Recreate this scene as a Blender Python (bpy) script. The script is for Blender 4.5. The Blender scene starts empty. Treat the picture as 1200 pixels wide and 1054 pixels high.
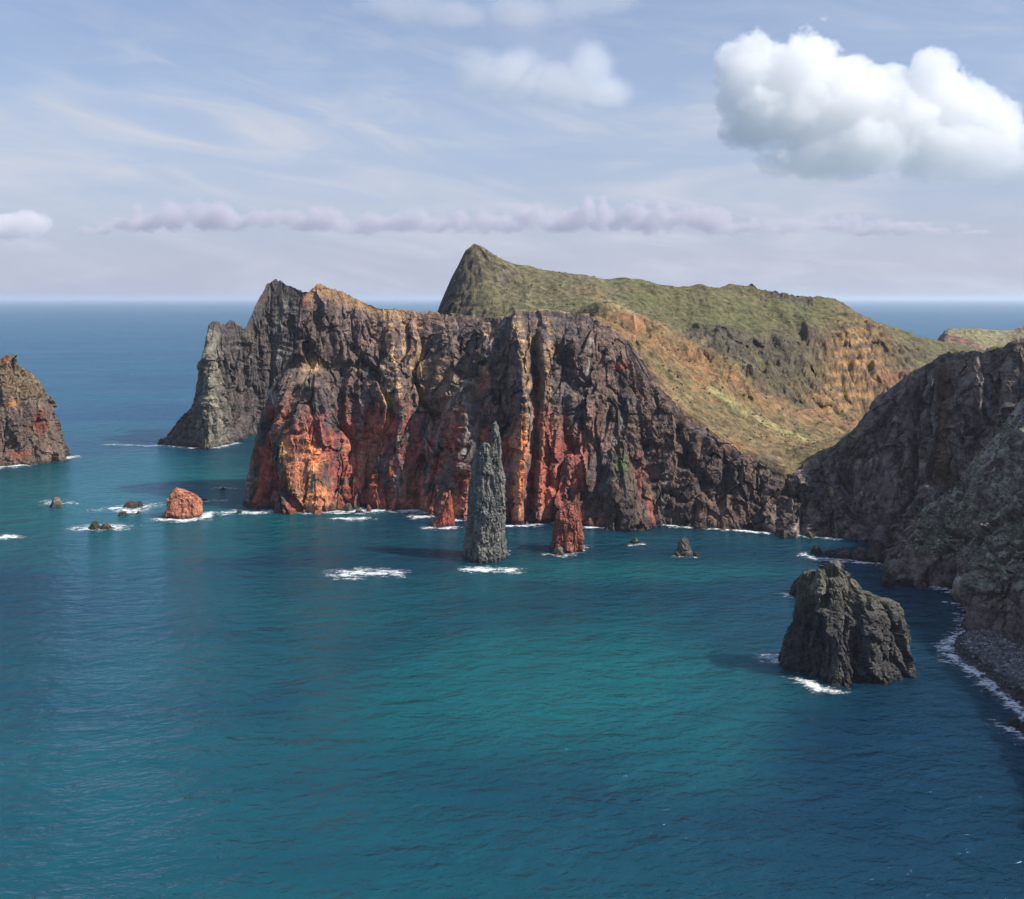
import bpy, math, random
import numpy as np
from mathutils import Vector

# ------------------------------------------------------------------ camera
scene = bpy.context.scene
C = scene.collection
H = 120.0            # eye height above the sea (m)
F = 1200.0           # focal length in photograph pixels (photograph 1200 wide)
HOR = 350.0          # horizon row in the photograph
cam_d = bpy.data.cameras.new('camera')
cam = bpy.data.objects.new('camera', cam_d)
C.objects.link(cam)
cam_d.sensor_fit = 'HORIZONTAL'
cam_d.sensor_width = 36.0
cam_d.lens = 36.0
cam_d.shift_y = -(527.0 - HOR) / 1200.0
cam_d.clip_start = 1.0
cam_d.clip_end = 400000.0
cam.location = (0, 0, H)
cam.rotation_euler = (math.radians(90), 0, 0)
scene.camera = cam

# ------------------------------------------------------------------ light
SUN_EL, SUN_AZ = math.radians(43), math.radians(105)     # azimuth clockwise from the view direction (+Y)
sun_dir = Vector((math.sin(SUN_AZ) * math.cos(SUN_EL), math.cos(SUN_AZ) * math.cos(SUN_EL), math.sin(SUN_EL)))
sun_l = bpy.data.lights.new('sun', 'SUN')
sun_l.energy = 5.0
sun_l.angle = math.radians(0.5)
sun_l.color = (1.0, 0.95, 0.87)
sun = bpy.data.objects.new('sun', sun_l)
C.objects.link(sun)
sun.rotation_euler = sun_dir.to_track_quat('Z', 'Y').to_euler()
sun.location = (300, -300, 600)

scene.view_settings.view_transform = 'Standard'
scene.view_settings.look = 'None'
scene.view_settings.gamma = 1.0
scene.view_settings.exposure = 0.3
scene.view_settings.use_curve_mapping = False

scene.cycles.max_bounces = 14
scene.cycles.diffuse_bounces = 2
scene.cycles.glossy_bounces = 2
scene.cycles.transparent_max_bounces = 8
scene.cycles.volume_bounces = 13
scene.cycles.use_denoising = True
scene.cycles.caustics_reflective = False
scene.cycles.caustics_refractive = False


class NT:
    """small helper to write node trees compactly"""
    def __init__(self, tree):
        self.t = tree
        self.n = tree.nodes
        self.l = tree.links
        self.n.clear()

    def new(self, kind, **kw):
        nd = self.n.new(kind)
        for k, v in kw.items():
            if k.startswith('_'):
                continue
            setattr(nd, k, v)
        return nd

    def put(self, sock, v):
        if isinstance(v, bpy.types.NodeSocket):
            self.l.new(v, sock)
        elif v is not None:
            sock.default_value = v

    def math(self, op, a, b=None, c=None, clamp=False):
        nd = self.new('ShaderNodeMath', operation=op, use_clamp=clamp)
        self.put(nd.inputs[0], a)
        if b is not None:
            self.put(nd.inputs[1], b)
        if c is not None:
            self.put(nd.inputs[2], c)
        return nd.outputs[0]

    def vmath(self, op, a, b=None):
        nd = self.new('ShaderNodeVectorMath', operation=op)
        self.put(nd.inputs[0], a)
        if b is not None:
            self.put(nd.inputs[1], b)
        return nd.outputs[0]

    def mix(self, f, a, b, blend='MIX'):
        nd = self.new('ShaderNodeMix', data_type='RGBA', blend_type=blend)
        self.put(nd.inputs[0], f)
        self.put(nd.inputs[6], a)
        self.put(nd.inputs[7], b)
        return nd.outputs[2]

    def noise(self, vec, scale, detail=4, rough=0.55, dist=0.0, kind=None):
        nd = self.new('ShaderNodeTexNoise')
        if kind:
            nd.noise_type = kind
        self.put(nd.inputs['Vector'], vec)
        nd.inputs['Scale'].default_value = scale
        nd.inputs['Detail'].default_value = detail
        nd.inputs['Roughness'].default_value = rough
        nd.inputs['Distortion'].default_value = dist
        return nd.outputs[0]

    def ramp(self, f, lo, hi, a=0.0, b=1.0, smooth=True):
        nd = self.new('ShaderNodeMapRange', interpolation_type='SMOOTHSTEP' if smooth else 'LINEAR')
        self.put(nd.inputs[0], f)
        nd.inputs[1].default_value = lo
        nd.inputs[2].default_value = hi
        nd.inputs[3].default_value = a
        nd.inputs[4].default_value = b
        return nd.outputs[0]

    def combine(self, x, y, z):
        nd = self.new('ShaderNodeCombineXYZ')
        self.put(nd.inputs[0], x); self.put(nd.inputs[1], y); self.put(nd.inputs[2], z)
        return nd.outputs[0]

    def sep(self, v):
        nd = self.new('ShaderNodeSeparateXYZ')
        self.put(nd.inputs[0], v)
        return nd.outputs


# ------------------------------------------------------------------ sky
world = bpy.data.worlds.new('World')
scene.world = world
world.use_nodes = True
w = NT(world.node_tree)
sky = w.new('ShaderNodeTexSky', sky_type='NISHITA')
sky.sun_disc = False
sky.sun_elevation = SUN_EL
sky.sun_rotation = SUN_AZ
sky.altitude = 100
sky.air_density = 1.0
sky.dust_density = 0.6
sky.ozone_density = 2.2
tc = w.new('ShaderNodeTexCoord')
d3 = tc.outputs['Generated']
sx = w.sep(d3)
az = w.math('ARCTAN2', sx[0], sx[1])                # 0 straight ahead, + to the right
el = w.math('ARCSINE', sx[2])
# thin cirrus: long streaks, broken by noise (colour and cover even all round the sky)
cv = w.combine(w.math('MULTIPLY', az, 2.2), w.math('MULTIPLY', el, 10.0), 3.7)
n1 = w.noise(cv, 0.8, 6, 0.55, 1.1)
cv2 = w.combine(w.math('MULTIPLY', az, 5.0), w.math('MULTIPLY_ADD', az, 3.0, w.math('MULTIPLY', el, 22.0)), 9.1)
n2 = w.noise(cv2, 1.3, 7, 0.6, 1.2)
veil = w.ramp(n1, 0.34, 0.58)
streak = w.ramp(n2, 0.36, 0.78)
low = w.ramp(el, 0.12, 0.30, 1.0, 0.3)
cir = w.math('MULTIPLY', w.math('MULTIPLY', veil, w.math('MULTIPLY_ADD', streak, 0.75, 0.25)), low)
# lavender moisture towards the horizon
hz = w.ramp(el, -0.02, 0.22, 0.82, 0.0)
base = w.mix(0.42, sky.outputs[0], (2.5, 3.0, 4.75, 1))       # thin high moisture, even over the whole sky
c1 = w.mix(hz, base, (3.15, 3.28, 4.45, 1))
c2 = w.mix(w.math('MULTIPLY', cir, 1.0), c1, (4.4, 4.65, 5.35, 1))
bg = w.new('ShaderNodeBackground')
w.put(bg.inputs[0], c2)
bg.inputs[1].default_value = 0.115
wo = w.new('ShaderNodeOutputWorld')
w.l.new(bg.outputs[0], wo.inputs[0])

# ------------------------------------------------------------------ numeric helpers
def at(px, py, d):
    """photograph pixel at distance d along the view axis -> world point"""
    px, py, d = np.asarray(px, float), np.asarray(py, float), np.asarray(d, float)
    return np.stack([(px - 600.0) * d / F, d, H - (py - HOR) * d / F], -1)

def sea_d(py):
    return H * F / (np.asarray(py, float) - HOR)

_rng = np.random.RandomState(7)
_perm = _rng.permutation(256).astype(np.int32)
_perm = np.concatenate([_perm, _perm, _perm])
_g = _rng.normal(size=(256, 3)); _g /= np.linalg.norm(_g, axis=1)[:, None]
_gx, _gy, _gz = (np.ascontiguousarray(_g[:, i], dtype=np.float32) for i in range(3))
_cr = _rng.uniform(0, 1, (256, 3)).astype(np.float32)

def perlin(x, y, z):
    x, y, z = (np.asarray(a, dtype=np.float32) for a in np.broadcast_arrays(x, y, z))
    xi, yi, zi = np.floor(x), np.floor(y), np.floor(z)
    xf, yf, zf = x - xi, y - yi, z - zi
    xi, yi, zi = (a.astype(np.int32) & 255 for a in (xi, yi, zi))
    u, v, t = (f * f * f * (f * (f * 6 - 15) + 10) for f in (xf, yf, zf))
    r = 0
    for dx in (0, 1):
        a = _perm[xi + dx]
        wx = u if dx else 1 - u
        for dy in (0, 1):
            b = _perm[a + yi + dy]
            wy = wx * (v if dy else 1 - v)
            for dz in (0, 1):
                h = _perm[b + zi + dz]
                r = r + wy * (t if dz else 1 - t) * (_gx[h] * (xf - dx) + _gy[h] * (yf - dy) + _gz[h] * (zf - dz))
    return r * np.float32(1.6)

def blocks(p, sx, sy, sz, seed=0.0, tilt=1.0):
    """angular blocks: each cell has its own height and its own tilted face, about -1..1"""
    x, y, z = ((p[..., i] / sc + seed * q).astype(np.float32) for i, (sc, q) in enumerate(((sx, 13.7), (sy, 4.3), (sz, 7.9))))
    xi, yi, zi = np.floor(x - 0.5), np.floor(y - 0.5), np.floor(z - 0.5)
    best = np.full(x.shape, 1e9, np.float32); val = np.zeros(x.shape, np.float32)
    for dx in (0, 1):
        for dy in (0, 1):
            for dz in (0, 1):
                cx, cy, cz = xi + dx, yi + dy, zi + dz
                h = _perm[_perm[_perm[cx.astype(np.int32) & 255] + (cy.astype(np.int32) & 255)] + (cz.astype(np.int32) & 255)]
                r = _cr[h]
                ex, ey, ez = x - cx - 0.15 - 0.7 * r[..., 0], y - cy - 0.15 - 0.7 * r[..., 1], z - cz - 0.15 - 0.7 * r[..., 2]
                dd = ex * ex + ey * ey + ez * ez
                m = dd < best
                hv = (_cr[(h + 91) & 255][..., 0] * 2 - 1) * 0.75 + tilt * (_gx[h] * ex + _gy[h] * ey + _gz[h] * ez)
                best = np.where(m, dd, best); val = np.where(m, hv, val)
    return val

def fbm(p, sx, sy, sz, octv=4, gain=0.5, seed=0.0, ridged=False):
    x, y, z = p[..., 0] / sx + seed * 17.3, p[..., 1] / sy + seed * 5.1, p[..., 2] / sz + seed * 9.7
    s, a, t = 0, 1.0, 0
    for i in range(octv):
        n = perlin(x, y, z)
        if ridged:
            n = 1 - 2 * np.abs(n) ** 0.8
        s = s + a * n
        t += a
        a *= gain
        x, y, z = x * 2.03 + 1.7, y * 2.03 + 3.1, z * 2.03 + 0.9
    return s / t

def sstep(x, a, b):
    t = np.clip((x - a) / (b - a), 0, 1)
    return t * t * (3 - 2 * t)

def blob(px, py, cx, cy, rx, ry):
    return np.exp(-(((px - cx) / rx) ** 2 + ((py - cy) / ry) ** 2))

def seg_dist(px, py, pts):
    """distance in photograph pixels to a polyline drawn on the rock"""
    best = np.full(px.shape, 1e9)
    for (x0, y0), (x1, y1) in zip(pts[:-1], pts[1:]):
        dx, dy = x1 - x0, y1 - y0
        t = np.clip(((px - x0) * dx + (py - y0) * dy) / (dx * dx + dy * dy), 0, 1)
        best = np.minimum(best, np.hypot(px - x0 - t * dx, py - y0 - t * dy))
    return best

def proj(P):
    d = np.maximum(P[..., 1], 1.0)
    return 600 + P[..., 0] * F / d, HOR + (H - P[..., 2]) * F / d

def grid_normals(P):
    du = np.gradient(P, axis=1)
    dv = np.gradient(P, axis=0)
    n = np.cross(du, dv)
    n /= np.maximum(np.linalg.norm(n, axis=-1, keepdims=True), 1e-9)
    return n

def smooth_rows(a, k):
    if k < 1:
        return a
    ker = np.hanning(2 * k + 3)[1:-1]; ker /= ker.sum()
    pad = np.pad(a, ((0, 0), (k, k), (0, 0)), mode='edge')
    out = 0
    n = a.shape[1]
    for i, wgt in enumerate(ker):
        out = out + wgt * pad[:, i:i + n]
    return out

def mesh_from_grid(name, P, col, mat, wrap=False, rough_attr=None):
    nv, nu = P.shape[:2]
    idx = np.arange(nv * nu).reshape(nv, nu)
    if wrap:
        idx = np.concatenate([idx, idx[:, :1]], 1)
    a, b, c, d = idx[:-1, :-1], idx[:-1, 1:], idx[1:, 1:], idx[1:, :-1]
    quads = np.stack([a, b, c, d], -1).reshape(-1, 4)
    return mesh_raw(name, P.reshape(-1, 3), quads, col.reshape(-1, 3) if col is not None else None, mat)

CRISP = ('cliff_rock', 'stack_rock', 'boulder_rock')
def mesh_raw(name, V, faces, col, mat, link=True):
    me = bpy.data.meshes.new(name)
    faces = np.asarray(faces)
    k = faces.shape[1]
    me.vertices.add(len(V))
    me.vertices.foreach_set('co', np.ascontiguousarray(V, dtype=np.float32).ravel())
    me.loops.add(faces.size)
    me.loops.foreach_set('vertex_index', faces.astype(np.int32).ravel())
    me.polygons.add(len(faces))
    me.polygons.foreach_set('loop_start', np.arange(0, faces.size, k, dtype=np.int32))
    me.polygons.foreach_set('use_smooth', np.full(len(faces), not (mat and mat.name in CRISP), dtype=bool))
    me.update(calc_edges=True)
    if col is not None:
        at_ = me.color_attributes.new('rock', 'FLOAT_COLOR', 'POINT')
        at_.data.foreach_set('color', np.concatenate([col, np.ones((len(col), 1))], 1).astype(np.float32).ravel())
    if mat:
        me.materials.append(mat)
    o = bpy.data.objects.new(name, me)
    if link:
        C.objects.link(o)
    return o

def structure(o, label=None):
    o['kind'] = 'structure'
    if label:
        o['label'] = label
    return o

def tag(o, label, cat, group=None, kind=None):
    o['label'] = label
    o['category'] = cat
    if group:
        o['group'] = group
    if kind:
        o['kind'] = kind
    return o

# ------------------------------------------------------------------ materials
def rock_material(name, fine=1.0, bump=1.0, contrast=1.0, rough=0.92):
    """mineral colour comes with the mesh; grain, speckle, lichen and relief are added here"""
    m = bpy.data.materials.new(name)
    m.use_nodes = True
    n = NT(m.node_tree)
    at_ = n.new('ShaderNodeAttribute', attribute_name='rock')
    pos = n.new('ShaderNodeNewGeometry').outputs['Position']
    s = n.sep(pos)
    tall = n.combine(s[0], s[1], n.math('MULTIPLY', s[2], 0.35))
    flat = n.combine(n.math('MULTIPLY', s[0], 0.3), n.math('MULTIPLY', s[1], 0.3), s[2])
    a = n.noise(tall, 0.22 * fine, 6, 0.65, 0.6)
    b = n.noise(pos, 0.9 * fine, 5, 0.7)
    c = n.noise(flat, 0.35 * fine, 5, 0.65, 0.4)
    var = n.math('ADD', n.ramp(a, 0.3, 0.7, 0.55, 1.42), n.ramp(b, 0.3, 0.72, -0.34 * contrast, 0.42 * contrast))
    var = n.math('ADD', var, n.ramp(c, 0.35, 0.65, -0.2, 0.22))
    vc = n.combine(var, var, var)
    colr = n.mix(1.0, at_.outputs['Color'], vc, 'MULTIPLY')
    # pale lichen and salt specks
    sp = n.ramp(n.noise(pos, 1.6 * fine, 3, 0.8), 0.62, 0.72)
    spm = n.math('MULTIPLY', sp, n.math('MULTIPLY', n.ramp(c, 0.42, 0.62), 0.5))
    colr = n.mix(spm, colr, (0.22, 0.20, 0.17, 1))
    vor = n.new('ShaderNodeTexVoronoi', feature='F1')
    n.put(vor.inputs['Vector'], n.vmath('ADD', tall, n.combine(n.math('MULTIPLY', b, 2.0), n.math('MULTIPLY', a, 2.0), 0.0)))
    vor.inputs['Scale'].default_value = 0.32 * fine
    hgt = n.math('ADD', n.math('MULTIPLY', a, 1.2), n.math('MULTIPLY', b, 0.9))
    hgt = n.math('ADD', hgt, n.math('MULTIPLY', c, 0.8))
    hgt = n.math('ADD', hgt, n.math('MULTIPLY', vor.outputs['Distance'], 0.55))
    bp = n.new('ShaderNodeBump')
    bp.inputs['Strength'].default_value = 0.9
    bp.inputs['Distance'].default_value = 2.4 * bump
    n.put(bp.inputs['Height'], hgt)
    pb = n.new('ShaderNodeBsdfPrincipled')
    n.put(pb.inputs['Base Color'], colr)
    pb.inputs['Roughness'].default_value = rough
    pb.inputs['Specular IOR Level'].default_value = 0.25
    n.put(pb.inputs['Normal'], bp.outputs[0])
    out = n.new('ShaderNodeOutputMaterial')
    n.l.new(pb.outputs[0], out.inputs[0])
    return m

M_CLIFF = rock_material('cliff_rock', 1.0, 0.6, 0.9)
M_STACK = rock_material('stack_rock', 1.7, 0.3, 0.9)
M_HILL = rock_material('hill_ground', 0.8, 0.5, 0.7)
M_ROCK = rock_material('boulder_rock', 2.5, 0.3, 1.0, 0.75)

def sea_material():
    m = bpy.data.materials.new('sea_water')
    m.use_nodes = True
    n = NT(m.node_tree)
    pos = n.new('ShaderNodeNewGeometry').outputs['Position']
    s = n.sep(pos)
    # sand-bottom shallows: paler teal where the bed is pale, deep blue elsewhere
    def pool(cx, cy, rx, ry, rot=0.0):
        dx = n.math('SUBTRACT', s[0], cx); dy = n.math('SUBTRACT', s[1], cy)
        cr, sr = math.cos(rot), math.sin(rot)
        ux = n.math('ADD', n.math('MULTIPLY', dx, cr / rx), n.math('MULTIPLY', dy, sr / rx))
        uy = n.math('ADD', n.math('MULTIPLY', dx, -sr / ry), n.math('MULTIPLY', dy, cr / ry))
        r = n.math('SQRT', n.math('ADD', n.math('MULTIPLY', ux, ux), n.math('MULTIPLY', uy, uy)))
        return r
    wob = n.noise(pos, 0.012, 4, 0.55, 0.4)
    wob2 = n.math('MULTIPLY', n.math('SUBTRACT', wob, 0.5), 1.1)
    p1 = n.ramp(n.math('ADD', pool(8, 322, 92, 70, 0.25), wob2), 0.25, 1.25, 1.0, 0.0)
    p2 = n.ramp(n.math('ADD', pool(-230, 620, 170, 190, 0.2), wob2), 0.3, 1.3, 1.0, 0.0)
    p3 = n.ramp(n.math('ADD', pool(60, 452, 90, 26, 0.0), wob2), 0.2, 1.2, 0.8, 0.0)
    p4 = n.ramp(n.math('ADD', pool(-90, 300, 130, 190, 0.0), wob2), 0.2, 1.4, 0.42, 0.0)
    p5 = n.ramp(n.math('ADD', pool(52, 300, 34, 70, -0.35), wob2), 0.2, 1.3, 0.7, 0.0)
    shal = n.math('MAXIMUM', n.math('MAXIMUM', n.math('MAXIMUM', p1, p5), p2), n.math('MAXIMUM', p3, p4))
    band = n.noise(n.combine(n.math('MULTIPLY', s[0], 0.0016), n.math('MULTIPLY', s[1], 0.0075), 0.0), 1.0, 4, 0.55, 0.3)
    deep = n.mix(n.ramp(band, 0.40, 0.62), (0.006, 0.035, 0.070, 1), (0.007, 0.058, 0.083, 1))
    off = n.ramp(s[1], 620.0, 1100.0)
    deep = n.mix(off, deep, n.mix(n.ramp(band, 0.40, 0.62), (0.001, 0.046, 0.094, 1), (0.001, 0.076, 0.108, 1)))
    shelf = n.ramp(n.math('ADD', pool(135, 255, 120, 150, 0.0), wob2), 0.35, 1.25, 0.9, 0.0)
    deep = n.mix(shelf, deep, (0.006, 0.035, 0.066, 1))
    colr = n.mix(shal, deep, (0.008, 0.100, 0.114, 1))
    # ripples, chop and swell
    ca, sa = math.cos(0.35), math.sin(0.35)
    rx = n.math('ADD', n.math('MULTIPLY', s[0], ca), n.math('MULTIPLY', s[1], sa))
    ry = n.math('ADD', n.math('MULTIPLY', s[0], -sa), n.math('MULTIPLY', s[1], ca))
    v1 = n.combine(n.math('MULTIPLY', rx, 0.62), ry, 0.0)
    swell = n.noise(v1, 0.085, 2, 0.5, 0.3)
    chop = n.noise(v1, 0.38, 4, 0.6, 0.4)
    rip = n.noise(n.combine(n.math('MULTIPLY', s[0], 0.7), s[1], 0.0), 1.5, 3, 0.65, 0.3)
    gust = n.ramp(n.noise(n.combine(n.math('MULTIPLY', s[0], 0.5), s[1], 4.0), 0.011, 4, 0.6, 0.6), 0.3, 0.7, 0.8, 1.25)
    streak = n.noise(n.combine(n.math('MULTIPLY', s[0], 0.33), s[1], 7.0), 0.055, 8, 0.72, 0.5)
    gust = n.math('MULTIPLY', gust, n.ramp(streak, 0.35, 0.65, 0.8, 1.2))
    colr = n.mix(1.0, colr, n.combine(n.ramp(streak, 0.3, 0.7, 0.88, 1.12), n.ramp(streak, 0.3, 0.7, 0.88, 1.12), n.ramp(streak, 0.3, 0.7, 0.9, 1.1)), 'MULTIPLY')
    mid = n.noise(n.combine(n.math('MULTIPLY', s[0], 0.6), s[1], 2.0), 0.17, 3, 0.55, 0.4)
    hh = n.math('ADD', n.math('MULTIPLY', swell, 2.2), n.math('MULTIPLY', chop, 0.95))
    hh = n.math('ADD', hh, n.math('MULTIPLY', mid, 1.9))
    hh = n.math('ADD', hh, n.math('MULTIPLY', rip, 0.16))
    bp = n.new('ShaderNodeBump')
    n.put(bp.inputs['Strength'], n.math('MULTIPLY', gust, 0.95, clamp=True))
    bp.inputs['Distance'].default_value = 1.0
    n.put(bp.inputs['Height'], hh)
    pb = n.new('ShaderNodeBsdfPrincipled')
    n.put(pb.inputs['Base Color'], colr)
    pb.inputs['Roughness'].default_value = 0.6
    pb.inputs['Specular IOR Level'].default_value = 0.0
    pb.subsurface_method = 'BURLEY'                       # daylight scattered back from inside the water
    pb.inputs['Subsurface Weight'].default_value = 0.65
    pb.inputs['Subsurface Radius'].default_value = (0.4, 1.0, 1.2)
    pb.inputs['Subsurface Scale'].default_value = 40.0
    n.put(pb.inputs['Normal'], bp.outputs[0])
    gl = n.new('ShaderNodeBsdfGlossy')                    # sky mirrored in the rippled surface; unresolved steep facets keep it below a flat mirror
    gl.inputs['Color'].default_value = (0.46, 0.66, 0.83, 1)
    gl.inputs['Roughness'].default_value = 0.14
    n.put(gl.inputs['Normal'], bp.outputs[0])
    fr = n.new('ShaderNodeFresnel')
    fr.inputs['IOR'].default_value = 1.36
    n.put(fr.inputs['Normal'], bp.outputs[0])
    mx = n.new('ShaderNodeMixShader')
    n.put(mx.inputs[0], fr.outputs[0]); n.l.new(pb.outputs[0], mx.inputs[1]); n.l.new(gl.outputs[0], mx.inputs[2])
    out = n.new('ShaderNodeOutputMaterial')
    n.l.new(mx.outputs[0], out.inputs[0])
    return m

def foam_material():
    m = bpy.data.materials.new('sea_foam')
    m.use_nodes = True
    n = NT(m.node_tree)
    at_ = n.new('ShaderNodeAttribute', attribute_name='cover').outputs['Fac']
    pos = n.new('ShaderNodeNewGeometry').outputs['Position']
    s = n.sep(pos)
    v = n.combine(n.math('MULTIPLY', s[0], 0.55), s[1], s[2])
    a = n.noise(v, 0.32, 6, 0.62, 1.0)
    lace = n.noise(v, 0.9, 4, 0.6, 1.4)
    f = n.math('ADD', n.math('MULTIPLY', at_, 1.0), n.math('SUBTRACT', n.math('ADD', n.math('MULTIPLY', a, 2.6), n.math('MULTIPLY', lace, 2.0)), 2.62))
    al = n.ramp(f, -0.05, 0.85, 0.0, 0.92)
    df = n.new('ShaderNodeBsdfDiffuse'); df.inputs[0].default_value = (0.80, 0.83, 0.84, 1)
    tr = n.new('ShaderNodeBsdfTransparent')
    mx = n.new('ShaderNodeMixShader')
    n.put(mx.inputs[0], al); n.l.new(tr.outputs[0], mx.inputs[1]); n.l.new(df.outputs[0], mx.inputs[2])
    out = n.new('ShaderNodeOutputMaterial')
    n.l.new(mx.outputs[0], out.inputs[0])
    return m

M_SEA = sea_material()
M_FOAM = foam_material()

# ------------------------------------------------------------------ sea
def build_sea():
    g = np.sinh(np.linspace(-9.2, 9.2, 161)); g = g / g[-1] * 110000.0
    X, Y = np.meshgrid(g, g)
    P = np.stack([X, Y, np.zeros_like(X)], -1)
    o = mesh_from_grid('sea', P, None, M_SEA)
    structure(o, 'teal and deep blue open sea with ripples and shallows')
build_sea()

# ------------------------------------------------------------------ rock colours (linear, true mineral colours)
DARK = np.array([0.096, 0.078, 0.076])
BROWN = np.array([0.190, 0.125, 0.100])
RED = np.array([0.275, 0.074, 0.056])
ORANGE = np.array([0.64, 0.25, 0.115])
OCHRE = np.array([0.54, 0.36, 0.19])
TAN = np.array([0.34, 0.25, 0.14])
GREY = np.array([0.20, 0.185, 0.16])
GRASS = np.array([0.115, 0.125, 0.045])
DRY = np.array([0.27, 0.205, 0.095])
SAGE = np.array([0.10, 0.115, 0.070])

def lay(col, mask, c):
    m = np.clip(mask, 0, 1)[..., None]
    return col * (1 - m) + c * m

# ------------------------------------------------------------------ lofted cliffs
def loft(rows, nu, seg, smooth=0):
    """rows: equal-length lists of world points; seg: samples between each pair of rows"""
    K = len(rows[0])
    tu = np.linspace(0, K - 1, nu)
    R = []
    for r in rows:
        r = np.asarray(r, float)
        R.append(np.stack([np.interp(tu, np.arange(K), r[:, i]) for i in range(3)], -1))
    R = np.stack(R)
    if smooth:
        R = smooth_rows(R, smooth)
    out = []
    for i, k in enumerate(seg):
        t = np.linspace(0, 1, k, endpoint=(i == len(seg) - 1))[:, None, None]
        out.append(R[i] * (1 - t) + R[i + 1] * t)
    return np.concatenate(out, 0)

def cliff_relief(P, amp=1.0, seed=0.0, zsq=3.5):
    """buttresses and gullies, ledges, blocky roughness (metres)"""
    wp = np.stack([fbm(P, 26, 26, 40, 2, seed=seed + 1), fbm(P, 26, 26, 40, 2, seed=seed + 2), fbm(P, 30, 30, 30, 2, seed=seed + 3)], -1)
    Q = P + wp * 9.0
    big = fbm(Q, 34, 34, 34 * zsq, 3, 0.5, seed + 4)
    gul = fbm(Q, 11, 11, 11 * zsq * 1.3, 3, 0.55, seed + 5, ridged=True)
    led = fbm(Q, 40, 40, 4.0, 3, 0.6, seed + 6)
    rgh = fbm(P, 4.2, 4.2, 5.2, 4, 0.6, seed + 7)
    J = P + np.stack([rgh, -rgh, 1.5 * rgh], -1) * 1.3 + wp * 3
    b1 = blocks(J, 13, 13, 85, seed + 8, 1.3)
    b2 = blocks(J, 5.5, 5.5, 24, seed + 9, 1.2)
    b3 = blocks(J, 2.6, 2.6, 5.0, seed + 10)
    bed = np.abs(((P[..., 2] + 0.22 * P[..., 0] + 5 * wp[..., 0] + 1.2 * rgh) / 5.2) % 1.0 - 0.5) * 2
    cut = sstep(fbm(Q, 30, 30, 120, 2, 0.5, seed + 12, ridged=True), 0.52, 0.86)
    cut2 = sstep(fbm(Q, 15, 15, 40, 2, 0.5, seed + 13, ridged=True), 0.55, 0.85)
    bedm = sstep(wp[..., 2] + 0.4 * led, -0.15, 0.3)
    return amp * (5.0 * big + 1.5 * gul + 0.8 * led + 0.5 * rgh + 3.0 * b1 + 1.7 * b2 + 0.65 * b3 + 1.3 * bedm * (bed - 0.5) - 6.5 * cut - 2.6 * cut2), big, gul, led

# --- main headland, the wall of dark and red rock across the bay
main_px = [284, 292, 302, 315, 330, 345, 351, 372, 400, 425, 445, 480, 510, 565, 585, 597, 603, 640, 690, 715, 740, 770, 800, 850, 890, 918, 932]
main_ed = [592, 545, 500, 458, 437, 408, 350, 332, 343, 353, 360, 364, 367, 370, 374, 372, 365, 364, 369, 384, 404, 452, 482, 518, 541, 556, 566]
main_bs = [593.5, 594, 596, 597, 598, 598, 598.5, 599, 597, 596, 597, 598, 599, 605, 606, 606, 607, 608, 612, 616, 616, 614, 617, 621, 622, 626, 629]
main_dd = [6, 10, 14, 20, 24, 26, 30, 36, 44, 48, 50, 52, 54, 56, 50, 42, 40, 42, 46, 48, 48, 44, 38, 30, 26, 24, 40]   # how far the brow stands back

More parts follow.
